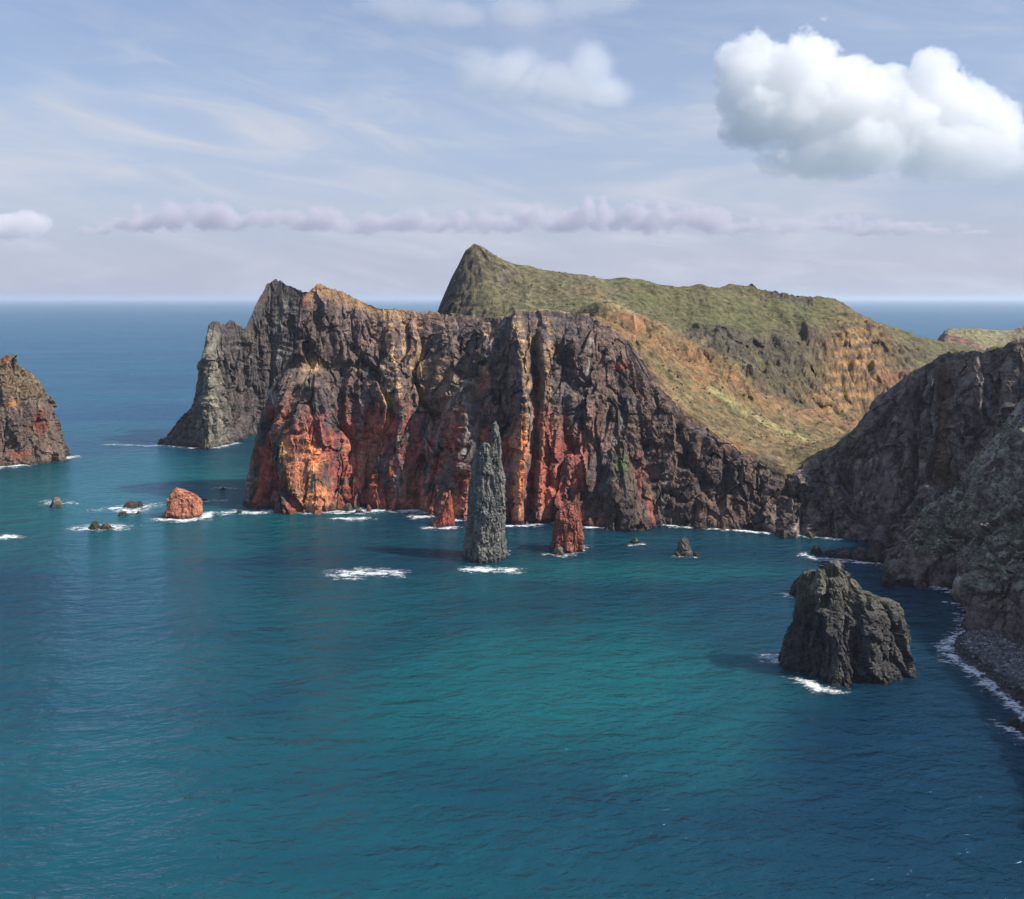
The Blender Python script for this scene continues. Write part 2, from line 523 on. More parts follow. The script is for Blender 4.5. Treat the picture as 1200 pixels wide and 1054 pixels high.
def build_main():
    px = np.array(main_px, float); bs = sea_d(main_bs); ed = bs + np.array(main_dd, float)
    top = at(px, main_ed, ed)
    foot = at(px, main_bs, bs)
    def between(f, fz):
        q = foot + (top - foot) * f
        q[:, 2] = foot[:, 2] + (top[:, 2] - foot[:, 2]) * fz
        dd = foot[:, 1] + (top[:, 1] - foot[:, 1]) * f
        # keep each column in its own sight plane
        pxx = px
        q[:, 0] = (pxx - 600) * dd / F
        q[:, 1] = dd
        return q
    under = foot.copy(); under[:, 1] -= 2; under[:, 2] = -6
    r1 = between(0.16, 0.22); r2 = between(0.46, 0.55); r3 = between(0.80, 0.88)
    back1 = top.copy(); back1[:, 1] += 9; back1[:, 0] *= (back1[:, 1] / top[:, 1]); back1[:, 2] -= 2.5
    back2 = top.copy(); back2[:, 1] += 45; back2[:, 2] = top[:, 2] * 0.35 - 4
    back3 = top.copy(); back3[:, 1] += 75; back3[:, 2] = -6
    P = loft([under, foot, r1, r2, r3, top, back1, back2, back3], 960, [8, 70, 105, 105, 52, 14, 20, 8], smooth=4)
    spx, spy = proj(P)
    nrm = grid_normals(P)
    if nrm[200, 500, 1] > 0:
        nrm = -nrm
    disp, big, gul, led = cliff_relief(P, 0.82, 0.3)
    # hand-laid relief of this wall (towards the viewer, metres)
    xd = np.interp(spy, [360, 375, 440, 480, 560, 610], [596, 588, 532, 512, 494, 490])
    wob = fbm(P, 12, 12, 12, 3, seed=3.1) * 6
    feat = 13 * sstep(spx + wob, xd - 5, xd + 7) * sstep(spx, 730, 660)
    feat += 9 * sstep(spx, 310, 335) * sstep(spx, 402, 376) * sstep(spy, 420, 470)
    feat -= 9 * blob(spx, spy, 413, 530, 18, 75)
    feat += 6 * np.exp(-(seg_dist(spx, spy, [(460, 362), (463, 420), (472, 480), (462, 600)]) / 11) ** 2)
    feat += 4 * np.exp(-(seg_dist(spx, spy, [(447, 425), (452, 470), (458, 500)]) / 7) ** 2)
    feat += 6 * np.exp(-(seg_dist(spx, spy, [(606, 368), (612, 420), (615, 500), (608, 600)]) / 7) ** 2)
    feat -= 5 * np.exp(-(seg_dist(spx, spy, [(626, 400), (629, 500), (622, 598)]) / 5) ** 2)
    feat += 4 * np.exp(-(seg_dist(spx, spy, [(638, 366), (640, 430), (636, 500), (630, 600)]) / 6) ** 2)
    feat += 4 * np.exp(-(seg_dist(spx, spy, [(548, 480), (545, 600)]) / 12) ** 2)
    feat -= 4 * np.exp(-(seg_dist(spx, spy, [(662, 420), (660, 580)]) / 6) ** 2)
    # ledge cut in the left buttress
    feat -= 4.5 * blob(spx, spy, 360, 428, 26, 9) - 3.0 * blob(spx, spy, 362, 449, 30, 6)
    # leaning pyramid at the foot of the wall
    h_ = np.clip((spy - 524) / 92, 0, 1.1)
    feat += 17 * h_ ** 0.8 * np.clip(1.25 - np.abs(spx - 728 - 4 * h_) / (7 + 34 * h_), 0, 1) * (spy > 520)
    feat -= 6 * blob(spx, spy, 690, 592, 16, 20)
    rowk = np.arange(P.shape[0])
    edge_row = 8 + 70 + 105 + 105 + 52
    fade = np.where(rowk < edge_row, 1.0, np.clip(1 - (rowk - edge_row) / 14, 0.15, 1))[:, None]
    nearedge = np.clip((edge_row - rowk) / 60, 0.22, 1.0)[:, None] * np.where(rowk > edge_row, 1, 1)[:, None]
    tip = sstep(spx, 282, 299)
    Pd = P + nrm * (disp * fade * nearedge * (0.35 + 0.65 * tip))[..., None]
    Pd[..., 1] -= feat * fade * nearedge
    # broken brow line
    top_j = np.exp(-((rowk - edge_row) / 12.0) ** 2)[:, None]
    Pd[..., 2] += top_j * (1.5 * fbm(P, 7, 7, 30, 4, 0.6, 5.5) + 0.8 * fbm(P, 2.5, 2.5, 9, 2, 0.6, 5.7))
    # ---- colours
    n2 = grid_normals(Pd)
    if n2[200, 500, 1] > 0:
        n2 = -n2
    wv = fbm(P, 14, 14, 20, 4, 0.55, 2.2); wv2 = fbm(P, 5, 5, 12, 4, 0.6, 2.7); ws = fbm(P, 60, 60, 3.2, 3, 0.6, 2.9)
    wp = spx + wv * 16; wq = spy + wv2 * 16
    slab = blocks(P + np.stack([wv2, wv, wv2], -1) * 4, 12, 12, 45, 2.5, 0.3)
    col = np.broadcast_to(DARK, P.shape).copy()
    col = lay(col, sstep(wv2 + ws * 0.6, 0.0, 0.5) * 0.8, BROWN)
    col = lay(col, 0.55 * sstep(wv - 0.3 * wv2, 0.05, 0.35), BROWN * 1.15)
    col = lay(col, 0.5 * sstep(wv2 - 0.3 * wv, 0.22, 0.48), np.array([0.19, 0.155, 0.125]))
    col = lay(col, 0.6 * sstep(-wv2 + .3 * ws, 0.25, 0.5), np.array([0.028, 0.025, 0.026]))
    col = lay(col, 0.55 * sstep(slab, 0.15, 0.45), np.array([0.205, 0.135, 0.105]))
    # red tuff in the lower wall
    lower = sstep(wq, 455, 520)
    redm = lower * sstep(wp, 286, 300) * sstep(wp, 720, 640) * sstep(0.7 * wv2 + 0.9 * wv + 0.35 * ws, -0.16, 0.10)
    col = lay(col, redm * 0.85, RED * (1 + 0.5 * wv2[..., None]))
    col = lay(col, lower * 0.4 * sstep(wv2 - wv, 0.3, 0.6), np.array([0.20, 0.165, 0.14]))
    col = lay(col, 0.9 * sstep(seg_dist(wp, wq, [(318, 482), (312, 540), (300, 585)]), 13, 6), RED * 1.15)
    for (cx, cy, rx, ry, k) in [(341, 520, 8, 22, 1), (352, 552, 14, 26, 1), (370, 535, 12, 24, .95), (372, 580, 22, 18, 1), (360, 500, 20, 10, .6), (352, 595, 12, 8, .8),
                                (540, 555, 9, 20, .8), (536, 590, 10, 18, .9), (565, 505, 8, 14, .8), (565, 440, 6, 14, .7), (610, 520, 9, 40, .9), (608, 570, 7, 30, .9),
                                (650, 560, 14, 26, .75), (676, 555, 11, 24, .7), (680, 530, 12, 10, .4), (763, 600, 4, 18, .7), (753, 555, 8, 30, .35), (726, 432, 12, 5, .6), (440, 500, 12, 22, .5), (460, 495, 10, 18, .8)]:
        m = np.clip(blob(wp * 0.6 + spx * 0.4, wq * 0.6 + spy * 0.4, cx, cy, rx, ry) * 1.5 - 0.28 + 0.25 * wv2, 0, 1)
        col = lay(col, m * k, ORANGE if k >= .85 else RED * 1.35)
    # cream faces inside the orange buttress
    for (cx, cy, rx, ry) in [(340, 530, 5, 12), (366, 552, 8, 12), (370, 590, 8, 5)]:
        col = lay(col, np.clip(blob(wp, wq, cx, cy, rx, ry) * 1.3 - 0.3, 0, 1) * 0.75, np.array([0.78, 0.47, 0.24]))
    # grey-green skins between them
    col = lay(col, 0.75 * sstep(seg_dist(wp, wq, [(335, 500), (332, 545), (352, 575), (372, 562)]), 7, 3), SAGE)
    col = lay(col, lower * 0.6 * sstep(slab, 0.3, 0.6) * sstep(wp, 300, 330) * sstep(wp, 720, 660), np.array([0.42, 0.17, 0.105]))
    # ochre streaks and faces in the upper left wall
    for pts, wd, k in [([(456, 362), (457, 395), (464, 425), (470, 465)], 4.5, .95), ([(470, 365), (474, 400), (478, 440)], 5, .55), ([(447, 424), (450, 450), (456, 472)], 5, .8),
                       ([(487, 368), (489, 410), (498, 430)], 4, .6), ([(606, 372), (610, 395), (616, 420), (618, 470), (613, 510)], 5.5, .72), ([(607, 395), (622, 398)], 5, .7),
                       ([(640, 368), (643, 400), (642, 440), (650, 500)], 3, .5), ([(632, 400), (640, 430)], 4, .5), ([(566, 378), (575, 392)], 8, .85), ([(418, 372), (424, 410), (420, 440)], 3, .45),
                       ([(484, 430), (500, 446), (484, 455)], 7, .8), ([(500, 440), (530, 440)], 12, .45), ([(505, 388), (530, 392)], 5, .4), ([(563, 418), (572, 445)], 6, .6)]:
        m = sstep(seg_dist(spx + wv * 9 + wv2 * 5, spy, pts) + 7 * wv2, wd * 1.3, wd * 0.3) * sstep(wv2 + ws + .5 * wv, -0.2, 0.12)
        col = lay(col, m * k, OCHRE * (1.0 + 0.25 * wv2[..., None]))
    col = lay(col, 0.5 * blob(wp, wq, 520, 450, 36, 26), np.array([0.21, 0.16, 0.10]))
    col = lay(col, 0.5 * sstep(wv2 + wv, 0.22, 0.6) * sstep(spy, 470, 420) * sstep(spx, 430, 450) * sstep(spx, 640, 600), TAN * 0.75)
    # pale cliffed ledge with grass
    col = lay(col, np.clip(blob(wp, spy, 362, 428, 22, 10) * 1.5 - 0.35, 0, 1) * 0.9, OCHRE * 1.05)
    col = lay(col, np.clip(blob(wp, spy, 358, 445, 26, 7) * 1.6 - 0.3, 0, 1) * 0.7 * sstep(wv2, -.4, .2), np.array([0.19, 0.175, 0.08]))
    col = lay(col, np.clip(blob(wp, spy, 319, 468, 9, 12) * 1.5 - 0.3, 0, 1) * 0.85, GREY * 1.7)
    # grey dykes, thin and near vertical
    for pts, wd in [([(327, 475), (322, 520), (330, 560)], 4), ([(592, 376), (560, 430), (530, 470), (515, 500), (500, 560)], 3), ([(470, 480), (466, 540), (468, 585)], 5),
                    ([(545, 440), (552, 500), (540, 560)], 4), ([(692, 395), (688, 440)], 4), ([(785, 520), (778, 600)], 6), ([(500, 500), (498, 590)], 6), ([(430, 420), (422, 500), (420, 560)], 4),
                    ([(622, 470), (618, 560), (612, 600)], 3.5), ([(735, 470), (722, 520)], 3), ([(290, 540), (288, 585)], 6)]:
        m = sstep(seg_dist(spx + wv2 * 4, spy, pts), wd * 0.8, wd * 0.35) * sstep(wv2 + ws, -0.25, 0.15)
        col = lay(col, 0.75 * m, np.array([0.27, 0.255, 0.235]))
    # pyramid: grey scree with green top
    pyr = np.clip(1.1 - np.abs(spx - 728) / (6 + 32 * h_), 0, 1) * (spy > 525)
    col = lay(col, sstep(pyr, 0.05, 0.4) * 0.8, np.array([0.115, 0.090, 0.075]))
    col = lay(col, 0.85 * np.clip(blob(spx + wv2 * 3, spy, 727, 542, 9, 15) * 1.7 - 0.4, 0, 1), np.array([0.105, 0.14, 0.055]))
    col = lay(col, 0.7 * sstep(seg_dist(spx, spy, [(681, 590), (700, 572), (716, 560)]), 4, 1.5), np.array([0.22, 0.22, 0.19]))
    # right part: brown-black wall with muted bands
    col = lay(col, 0.6 * sstep(spx, 760, 830) * sstep(wv2 + 0.6 * ws, -0.05, 0.4), np.array([0.14, 0.088, 0.068]))
    col = lay(col, 0.5 * sstep(spx, 870, 905) * sstep(wv2, 0.0, 0.4), np.array([0.15, 0.135, 0.10]))
    col = col * (1 - 0.22 * sstep(spx, 680, 740))[..., None]  # right half darkened in the rock colour to stand for its shade
    col = lay(col, 0.7 * sstep(P[..., 2] + 2.5 * wv2, 3.2, 1.2), np.array([0.045, 0.035, 0.033]))
    # turf and earth on the brow, where it lies flat
    flat = sstep(n2[..., 2], 0.45, 0.75)
    brow = flat * sstep(spx, 318, 345) * (rowk >= edge_row - 3)[:, None]
    col = lay(col, brow * 0.85, DRY * (1 + 0.5 * wv2[..., None]))
    cap = sstep(spx, 352, 362) * sstep(spx, 520, 440) * sstep(spy - (np.interp(spx, main_px, main_ed)), 17 + 0, 6) 
    col = lay(col, cap * 0.75 * sstep(wv2, -0.6, 0.0), np.array([0.30, 0.19, 0.085]))
    col = lay(col, 0.8 * np.clip(blob(wp, wq, 357, 353, 5, 7) * 1.6 - .4, 0, 1), RED * 1.4)
    ridge_r = (rowk >= edge_row)[:, None] * sstep(spx, 705, 735)
    col = lay(col, ridge_r * 0.9, np.array([0.33, 0.16, 0.07]))
    col = col * np.array([1.14, 1.10, 1.08])
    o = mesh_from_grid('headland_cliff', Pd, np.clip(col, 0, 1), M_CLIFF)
    structure(o, 'tall dark and red volcanic cliff wall across the bay')
    return top
MAIN_TOP = build_main()

# ------------------------------------------------------------------ hills behind (one continuous terrain)
def build_hills():
    pts = []
    def add(l):
        for (a, b, c) in l:
            pts.append(at(a, b, c))
    ridge = [(518, 358, 858), (530, 325, 866), (546, 294, 876), (556, 286, 879), (566, 290, 881), (590, 305, 890), (620, 312, 900), (650, 319, 908), (680, 326, 920), (722, 327, 940), (745, 332, 950), (765, 338, 960),
             (785, 341, 965), (800, 339, 970), (830, 342, 980), (855, 333, 985), (880, 338, 1000), (900, 346, 1010), (915, 352, 1020), (940, 356, 1060), (960, 355, 1080), (985, 365, 1090), (1010, 372, 1100),
             (1040, 384, 1120), (1080, 395, 1150), (1110, 404, 1180), (1160, 420, 1200), (1230, 430, 1230), (1320, 440, 1260)]
    add(ridge)
    for (a, b, c) in ridge:                        # far side falls to the other sea
        q = at(a, b, c)
        pts.append(np.array([q[0] * 1.05, q[1] + 40, q[2] * 0.80]))
        pts.append(np.array([q[0] * 1.16, q[1] + 150, -8]))
        pts.append(np.array([q[0] * 1.35, q[1] + 330, -20]))
    # west face of the peak
    add([(510, 372, 855), (500, 400, 850), (488, 450, 845), (475, 490, 840), (540, 330, 855), (553, 310, 862)])
    pts.extend([np.array([-95., 800, -5]), np.array([-110., 860, -8]), np.array([-110., 930, -10]), np.array([-90., 760, 5])])
    # front face of the peak and the shoulder
    add([(560, 340, 838), (600, 345, 850), (640, 350, 845), (680, 345, 855), (560, 372, 805), (600, 372, 800), (640, 372, 790), (680, 362, 800), (530, 372, 828),
         (700, 345, 850), (740, 355, 870), (780, 365, 880), (820, 365, 900), (860, 360, 920), (900, 370, 930), (940, 375, 960), (975, 376, 985), (720, 340, 890), (640, 330, 880), (600, 325, 872)])
    # saddle behind the wall
    for x, z in [(-75, 55), (-40, 62), (0, 64), (35, 66), (-60, 45)]:
        pts.append(np.array([x, 705., z]))
    # spur B with the rocky hummocks
    add([(700, 352, 765), (740, 376, 742), (790, 393, 760), (815, 399, 770), (840, 405, 780), (880, 424, 790), (905, 440, 795), (930, 455, 800), (965, 472, 806), (1000, 487, 812),
         (790, 400, 800), (840, 398, 838), (880, 408, 848), (900, 410, 862), (930, 402, 880), (955, 392, 900)])
    for (a, b, c) in [(850, 412, 815), (900, 440, 828), (950, 466, 840), (1000, 492, 852)]:   # gully behind B
        q = at(a, b, c); q[2] -= 3; pts.append(q)
    # amphitheatre of banded rock on the right
    add([(900, 425, 845), (940, 430, 858), (965, 398, 915), (985, 384, 948), (1012, 380, 970), (1034, 392, 985), (955, 455, 862), (975, 470, 868), (972, 440, 890),
         (1000, 470, 890), (1005, 500, 882), (1030, 500, 895), (1000, 432, 908), (1025, 440, 920), (1040, 425, 950), (1060, 430, 1010), (1060, 405, 1055), (1100, 412, 1120), (1045, 470, 930), (1100, 440, 1040)])
    # spur A, the sunny orange slope
    spurA = [(700, 378, 642), (718, 384, 648), (760, 399, 660), (800, 423, 670), (830, 431, 678), (870, 454, 690), (905, 469, 702), (960, 489, 718), (1003, 502, 732), (1030, 525, 740)]
    add(spurA)
    for (a, b, c) in spurA[1:]:
        q = at(a, b, c + 30); q[2] -= 15; pts.append(q)
    add([(760, 425, 625), (800, 455, 625), (850, 480, 632), (900, 508, 630), (950, 524, 640), (985, 520, 670), (860, 505, 590), (900, 530, 575), (930, 540, 590), (800, 470, 598), (880, 480, 665), (930, 500, 680)])
    top = [(700, 372, 634), (715, 384, 630), (740, 404, 616), (770, 452, 592), (800, 481, 578), (850, 515, 563), (890, 536, 554), (920, 549, 546)]
    add([(a, b + 1.5, c + 4) for a, b, c in top])
    for (a, c) in [(640, 660), (600, 655), (540, 690), (480, 700)]:
        q = at(a, 380, c); q[2] -= 16; pts.append(q)
    # back of the right-hand wall
    for (x, y, z) in [(180, 600, 33), (215, 640, 26), (230, 590, 45), (260, 700, 16), (300, 640, 38), (330, 800, 10), (420, 900, 10), (380, 700, 30), (300, 560, 62), (400, 600, 60), (480, 800, 12), (160, 570, 33), (520, 1000, 15), (600, 1100, 25)]:
        pts.append(np.array([x, y, z], float))
    pts = np.array(pts)
    # linear-kernel interpolation of the survey points
    S = pts[:, :2] / 100.0
    D = np.hypot(S[:, None, 0] - S[None, :, 0], S[:, None, 1] - S[None, :, 1])
    n = len(pts)
    A = np.zeros((n + 3, n + 3)); A[:n, :n] = -D + np.eye(n) * -0.004
    A[:n, n] = 1; A[:n, n + 1:] = S; A[n, :n] = 1; A[n + 1:, :n] = S.T
    wts = np.linalg.solve(A, np.concatenate([pts[:, 2], np.zeros(3)]))
    nu, nd = 690, 400
    px = np.linspace(430, 1330, nu)
    front = np.interp(px, [430, 470, 600, 660, 690, 715, 740, 770, 800, 850, 890, 920, 960, 1000, 1040, 1100, 1200, 1330], [720, 690, 640, 632, 628, 622, 612, 590, 576, 561, 552, 543, 545, 548, 545, 535, 520, 500]) + 1.0
    t = np.linspace(0, 1, nd)[:, None]
    Dp = front[None, :] * (1 - t) + 1330 * t
    X = (px[None, :] - 600) * Dp / F
    Z = np.zeros_like(X)
    x1, y1 = X / 100, Dp / 100
    for i in range(n):
        Z -= wts[i] * np.hypot(x1 - S[i, 0], y1 - S[i, 1])
    Z += wts[n] + wts[n + 1] * x1 + wts[n + 2] * y1
    P = np.stack([X, Dp, Z], -1)
    # relief: gullies down the slopes, rock steps where steep
    nr = grid_normals(P); nr = np.where(nr[..., 2:3] < 0, -nr, nr)
    steep = sstep(nr[..., 2], 0.88, 0.62)
    wx = fbm(P, 50, 50, 90, 3, seed=6.1); wy = fbm(P, 50, 50, 90, 3, seed=6.2)
    Q = P + np.stack([wx, wy, 0 * wx], -1) * 22
    Q[..., 2] = 0
    r1 = fbm(Q, 30, 90, 50, 4, 0.5, 6.4, ridged=True)
    r2 = fbm(Q, 9, 22, 30, 3, 0.55, 6.6, ridged=True)
    r3 = fbm(Q, 5, 5, 5, 4, 0.6, 6.8)
    st = fbm(np.stack([P[..., 0], P[..., 1], P[..., 2]], -1), 60, 60, 7, 3, 0.55, 7.0)
    step = np.abs(((P[..., 2] + 4 * wx + 2 * r3) / 7.5) % 1.0 - 0.5) * 2
    sp0, sq0 = proj(P)
    crag = np.clip(sstep(seg_dist(sp0 + 10 * wx, sq0, [(820, 402), (870, 418), (925, 450), (985, 482)]), 17, 7) + blob(sp0, sq0, 905, 412, 60, 14) + blob(sp0, sq0, 1000, 435, 34, 45) + 0.6 * blob(sp0, sq0, 830, 400, 40, 8)
                   + 0.8 * sstep(seg_dist(sp0, sq0, [(880, 342), (905, 352), (930, 360), (950, 362)]), 5, 2), 0, 1) * sstep(P[..., 1], 735, 755)
    steep = np.maximum(steep, crag)
    J = P + np.stack([r3, -r3, 0 * r3], -1) * 3
    bk = 3.2 * blocks(J, 14, 14, 30, 7.7) + 1.7 * blocks(J, 6, 6, 12, 7.8)
    outc = sstep(fbm(P, 24, 24, 40, 3, .55, 7.9), 0.12, 0.32)
    dz = 1.1 * fbm(Q, 16, 40, 40, 3, .5, 6.5, ridged=True) + steep * bk * 0.8 + outc * 0.5 * blocks(J, 5, 5, 9, 7.95) + 6.5 * r1 * (0.5 + 0.6 * steep) + 6.0 * fbm(Q, 85, 150, 60, 2, 0.5, 6.45, ridged=True) * (Dp > 0) + 2.0 * r2 * (0.4 + steep) + 0.8 * r3 * (0.45 + 1.2 * steep)
    amph = np.clip(blob(sp0, sq0, 1000, 430, 46, 60) * 1.5, 0, 1) * sstep(P[..., 1], 770, 800)
    dz += steep * (1.6 * (step - 0.5) + 1.4 * st) + amph * 0.6 * (step - 0.5)
    sky_y = np.interp(sp0, [r[0] for r in ridge], [r[1] for r in ridge])
    sky_d = np.interp(sp0, [r[0] for r in ridge], [r[2] for r in ridge])
    near_sky = np.exp(-((Dp - sky_d) / 22.0) ** 2)
    dz = dz * (1 - 0.88 * near_sky) 
    edge = np.minimum(1, t * 22)
    P[..., 2] += dz * (0.25 + 0.75 * edge)
    P[0, :, 2] -= 12
    P[-1, :, 2] = -30
    # horizontal shove makes rock faces craggy
    cr = fbm(P, 13, 13, 30, 4, 0.6, 7.4, ridged=True)
    P[..., 1] -= steep * (cr * 2.4 + 3.0 * blocks(P, 16, 16, 40, 7.45)) * edge
    nr = grid_normals(P); nr = np.where(nr[..., 2:3] < 0, -nr, nr)
    steep = sstep(nr[..., 2], 0.84, 0.55)
    sp, sq = proj(P)
    n1 = fbm(P, 28, 28, 28, 4, 0.55, 8.1); n2 = fbm(P, 8, 8, 8, 4, 0.6, 8.3); n3 = fbm(P, 70, 70, 2.6, 3, 0.6, 8.5)
    col = np.broadcast_to(np.array([0.170, 0.148, 0.078]), P.shape).copy()
    col = lay(col, sstep(n1 + 0.4 * n2, -0.15, 0.35) * 0.85, np.array([0.125, 0.128, 0.056]))       # fresh turf
    col = lay(col, sstep(-n1 + 0.6 * n2, 0.12, 0.5) * 0.8, np.array([0.25, 0.195, 0.10]))          # dry turf
    # greener band on the high right-hand slopes
    gz = np.clip(blob(sp, sq, 850, 368, 90, 22) + blob(sp, sq, 960, 372, 60, 12) + blob(sp, sq, 740, 352, 60, 16), 0, 1)
    col = lay(col, gz * 0.55 * sstep(n2, -0.5, 0.2), np.array([0.115, 0.135, 0.050]))
    # stony face of the peak
    pk = sstep(sp, 760, 690) * sstep(Dp, 760, 790)
    col = lay(col, pk * 0.75, np.array([0.20, 0.175, 0.105]))
    col = lay(col, pk * sstep(n2 + 0.5 * n1, 0.05, 0.4) * 0.7, np.array([0.105, 0.115, 0.055]))
    col = lay(col, pk * sstep(n2 - n1, 0.2, 0.6) * 0.6, np.array([0.30, 0.23, 0.14]))
    col = lay(col, sstep(sp + n2 * 5, 562, 548) * sstep(Dp, 700, 780) * 0.8, np.array([0.085, 0.080, 0.066]))  # left flank of the peak painted darker for the shade it lies in
    # cream earth ridge
    col = lay(col, 0.7 * sstep(seg_dist(sp + n2 * 4, sq, [(690, 340), (735, 366), (785, 390), (840, 403)]) , 8, 3) * sstep(Dp, 720, 735), np.array([0.34, 0.265, 0.15]))
    # rock where steep
    rockc = np.array([0.10, 0.085, 0.072]) * (1 + 0.6 * n3[..., None])
    col = lay(col, np.maximum(steep, crag) * 0.9 * sstep(n2 + n1, -0.55, -0.1), np.clip(rockc, 0.02, 1))
    col = lay(col, outc * sstep(n2, 0.0, 0.3) * 0.6, np.array([0.15, 0.125, 0.095]))
    # orange iron-stained faces
    step0 = np.abs(((P[..., 2] + 5 * n1 + 1.5 * n2) / 9.0) % 1.0 - 0.5) * 2
    band = sstep(0.6 * step0 + 0.55 * n3 + 0.6 * n2, 0.12, 0.42)
    amp = np.clip(blob(sp, sq, 1005, 430, 34, 48) * 1.6 + blob(sp, sq, 900, 470, 40, 22) * 0.9 + blob(sp, sq, 945, 480, 40, 20) * .9, 0, 1) * sstep(Dp, 770, 790)
    col = lay(col, amp * (0.35 + 0.6 * band) * 0.9, np.array([0.47, 0.27, 0.115]))
    col = lay(col, amp * (1 - band) * 0.75, np.array([0.115, 0.085, 0.078]))
    col = lay(col, 0.7 * np.clip(blob(sp, sq, 1070, 445, 50, 12) * 1.4 - .2 + .3 * n2, 0, 1) * (Dp > 900), np.array([0.30, 0.13, 0.085]))
    # spur A: orange earth above, dry sage turf streaks below, all running down slope
    sA = sstep(Dp, 762, 735) * sstep(sp, 655, 690)
    stre = fbm(np.stack([P[..., 0] + 0.55 * P[..., 2] * 2, P[..., 1], P[..., 2] * 0.2], -1), 6, 20, 60, 4, 0.6, 9.2)
    col = lay(col, sA, np.array([0.255, 0.185, 0.095]))
    col = lay(col, sA * sstep(stre + .5 * n1, -0.1, 0.3) * 0.75, np.array([0.155, 0.150, 0.075]))
    col = lay(col, sA * sstep(n1 + n2 * .7, 0.12, 0.45) * 0.8, np.array([0.34, 0.165, 0.085]))
    spy_ = np.interp(sp, [a for a, b, c in spurA], [b for a, b, c in spurA])
    col = lay(col, sA * sstep(sq - spy_ + 16 * n2 + 10 * n1, 18, 3) * 0.75 * sstep(n2 + .5 * stre, -.35, .1), np.array([0.35, 0.18, 0.09]))
    col = lay(col, sA * sstep(n2 - .5 * n1, 0.1, 0.4) * .7, np.array([0.17, 0.12, 0.085]))
    col = lay(col, sA * 0.8 * sstep(seg_dist(sp + 6 * n2, sq, [(832, 455), (870, 480), (915, 505), (960, 520)]), 5, 1.5), np.array([0.40, 0.35, 0.17]))
    col = lay(col, 0.7 * sA * np.clip(blob(sp, sq, 890, 540, 30, 12), 0, 1), np.array([0.15, 0.125, 0.10]))
    # footpath worn along the hillside
    col = lay(col, 0.55 * sstep(np.abs(sq - 388.0 + (sp - 850) * 0.012 + 0.8 * n2), 1.3, 0.5) * sstep(sp, 770, 800) * sstep(sp, 985, 960) * sstep(Dp, 800, 840), np.array([0.085, 0.065, 0.045]))
    col = col * np.array([0.72, 0.715, 0.66]) * (1 + 0.35 * fbm(P, 5, 5, 5, 3, .6, 8.8) + 0.25 * n1)[..., None]
    global HILL_P, HILL_N
    HILL_P, HILL_N = P, nr
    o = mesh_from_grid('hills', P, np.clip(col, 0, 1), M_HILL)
    structure(o, 'green and ochre grassy hills with a pointed peak and banded rock faces')
build_hills()

# --- far low headland on the right
def build_far():
    px = np.array([1100, 1104, 1107, 1111, 1130, 1150, 1170, 1185, 1200, 1225, 1270, 1330], float)
    ty = [410, 398, 388, 386, 385.5, 386, 388, 388, 383, 380, 376, 374]
    d = np.full(len(px), 1560.0)
    top = at(px, ty, d + 40)
    f1 = at(px, np.array(ty) + 14, d); f1[:, 2] -= 8
    f0 = f1.copy(); f0[:, 1] -= 190; f0[:, 0] *= (f0[:, 1] / f1[:, 1]); f0[:, 2] = 22
    f00 = f0.copy(); f00[:, 1] -= 100; f00[:, 2] = -6
    bk = top.copy(); bk[:, 1] += 120; bk[:, 2] = -6
    P = loft([f00, f0, f1, top, bk], 260, [20, 70, 60, 20], smooth=1)
    nr = grid_normals(P); nr = np.where(nr[..., 2:3] < 0, -nr, nr)
    P = P + nr * (2.2 * fbm(P, 25, 25, 20, 4, 0.55, 11.0, ridged=True) + 1.2 * fbm(P, 8, 8, 8, 3, 0.6, 11.2))[..., None]
    sp, sq = proj(P)
    n1 = fbm(P, 40, 60, 6, 4, 0.55, 11.4); n2 = fbm(P, 14, 14, 8, 4, 0.6, 11.6)
    col = np.broadcast_to(np.array([0.21, 0.19, 0.10]), P.shape).copy()
    col = lay(col, sstep(n1, 0.0, 0.4) * .7, np.array([0.29, 0.22, 0.14]))
    col = lay(col, 0.8 * sstep(seg_dist(sp, sq + 3 * n2, [(1108, 395), (1130, 400), (1150, 410)]), 5, 2), np.array([0.19, 0.085, 0.075]))
    col = lay(col, sstep(sp, 1112, 1106) * .9, DARK * 1.4)
    col = lay(col, .7 * sstep(n2, 0.15, .4) * sstep(sp, 1160, 1180), np.array([0.17, 0.11, 0.095]))
    structure(mesh_from_grid('far_headland', P, np.clip(col, 0, 1), M_HILL), 'low far grassy headland at the right edge of the bay')
build_far()

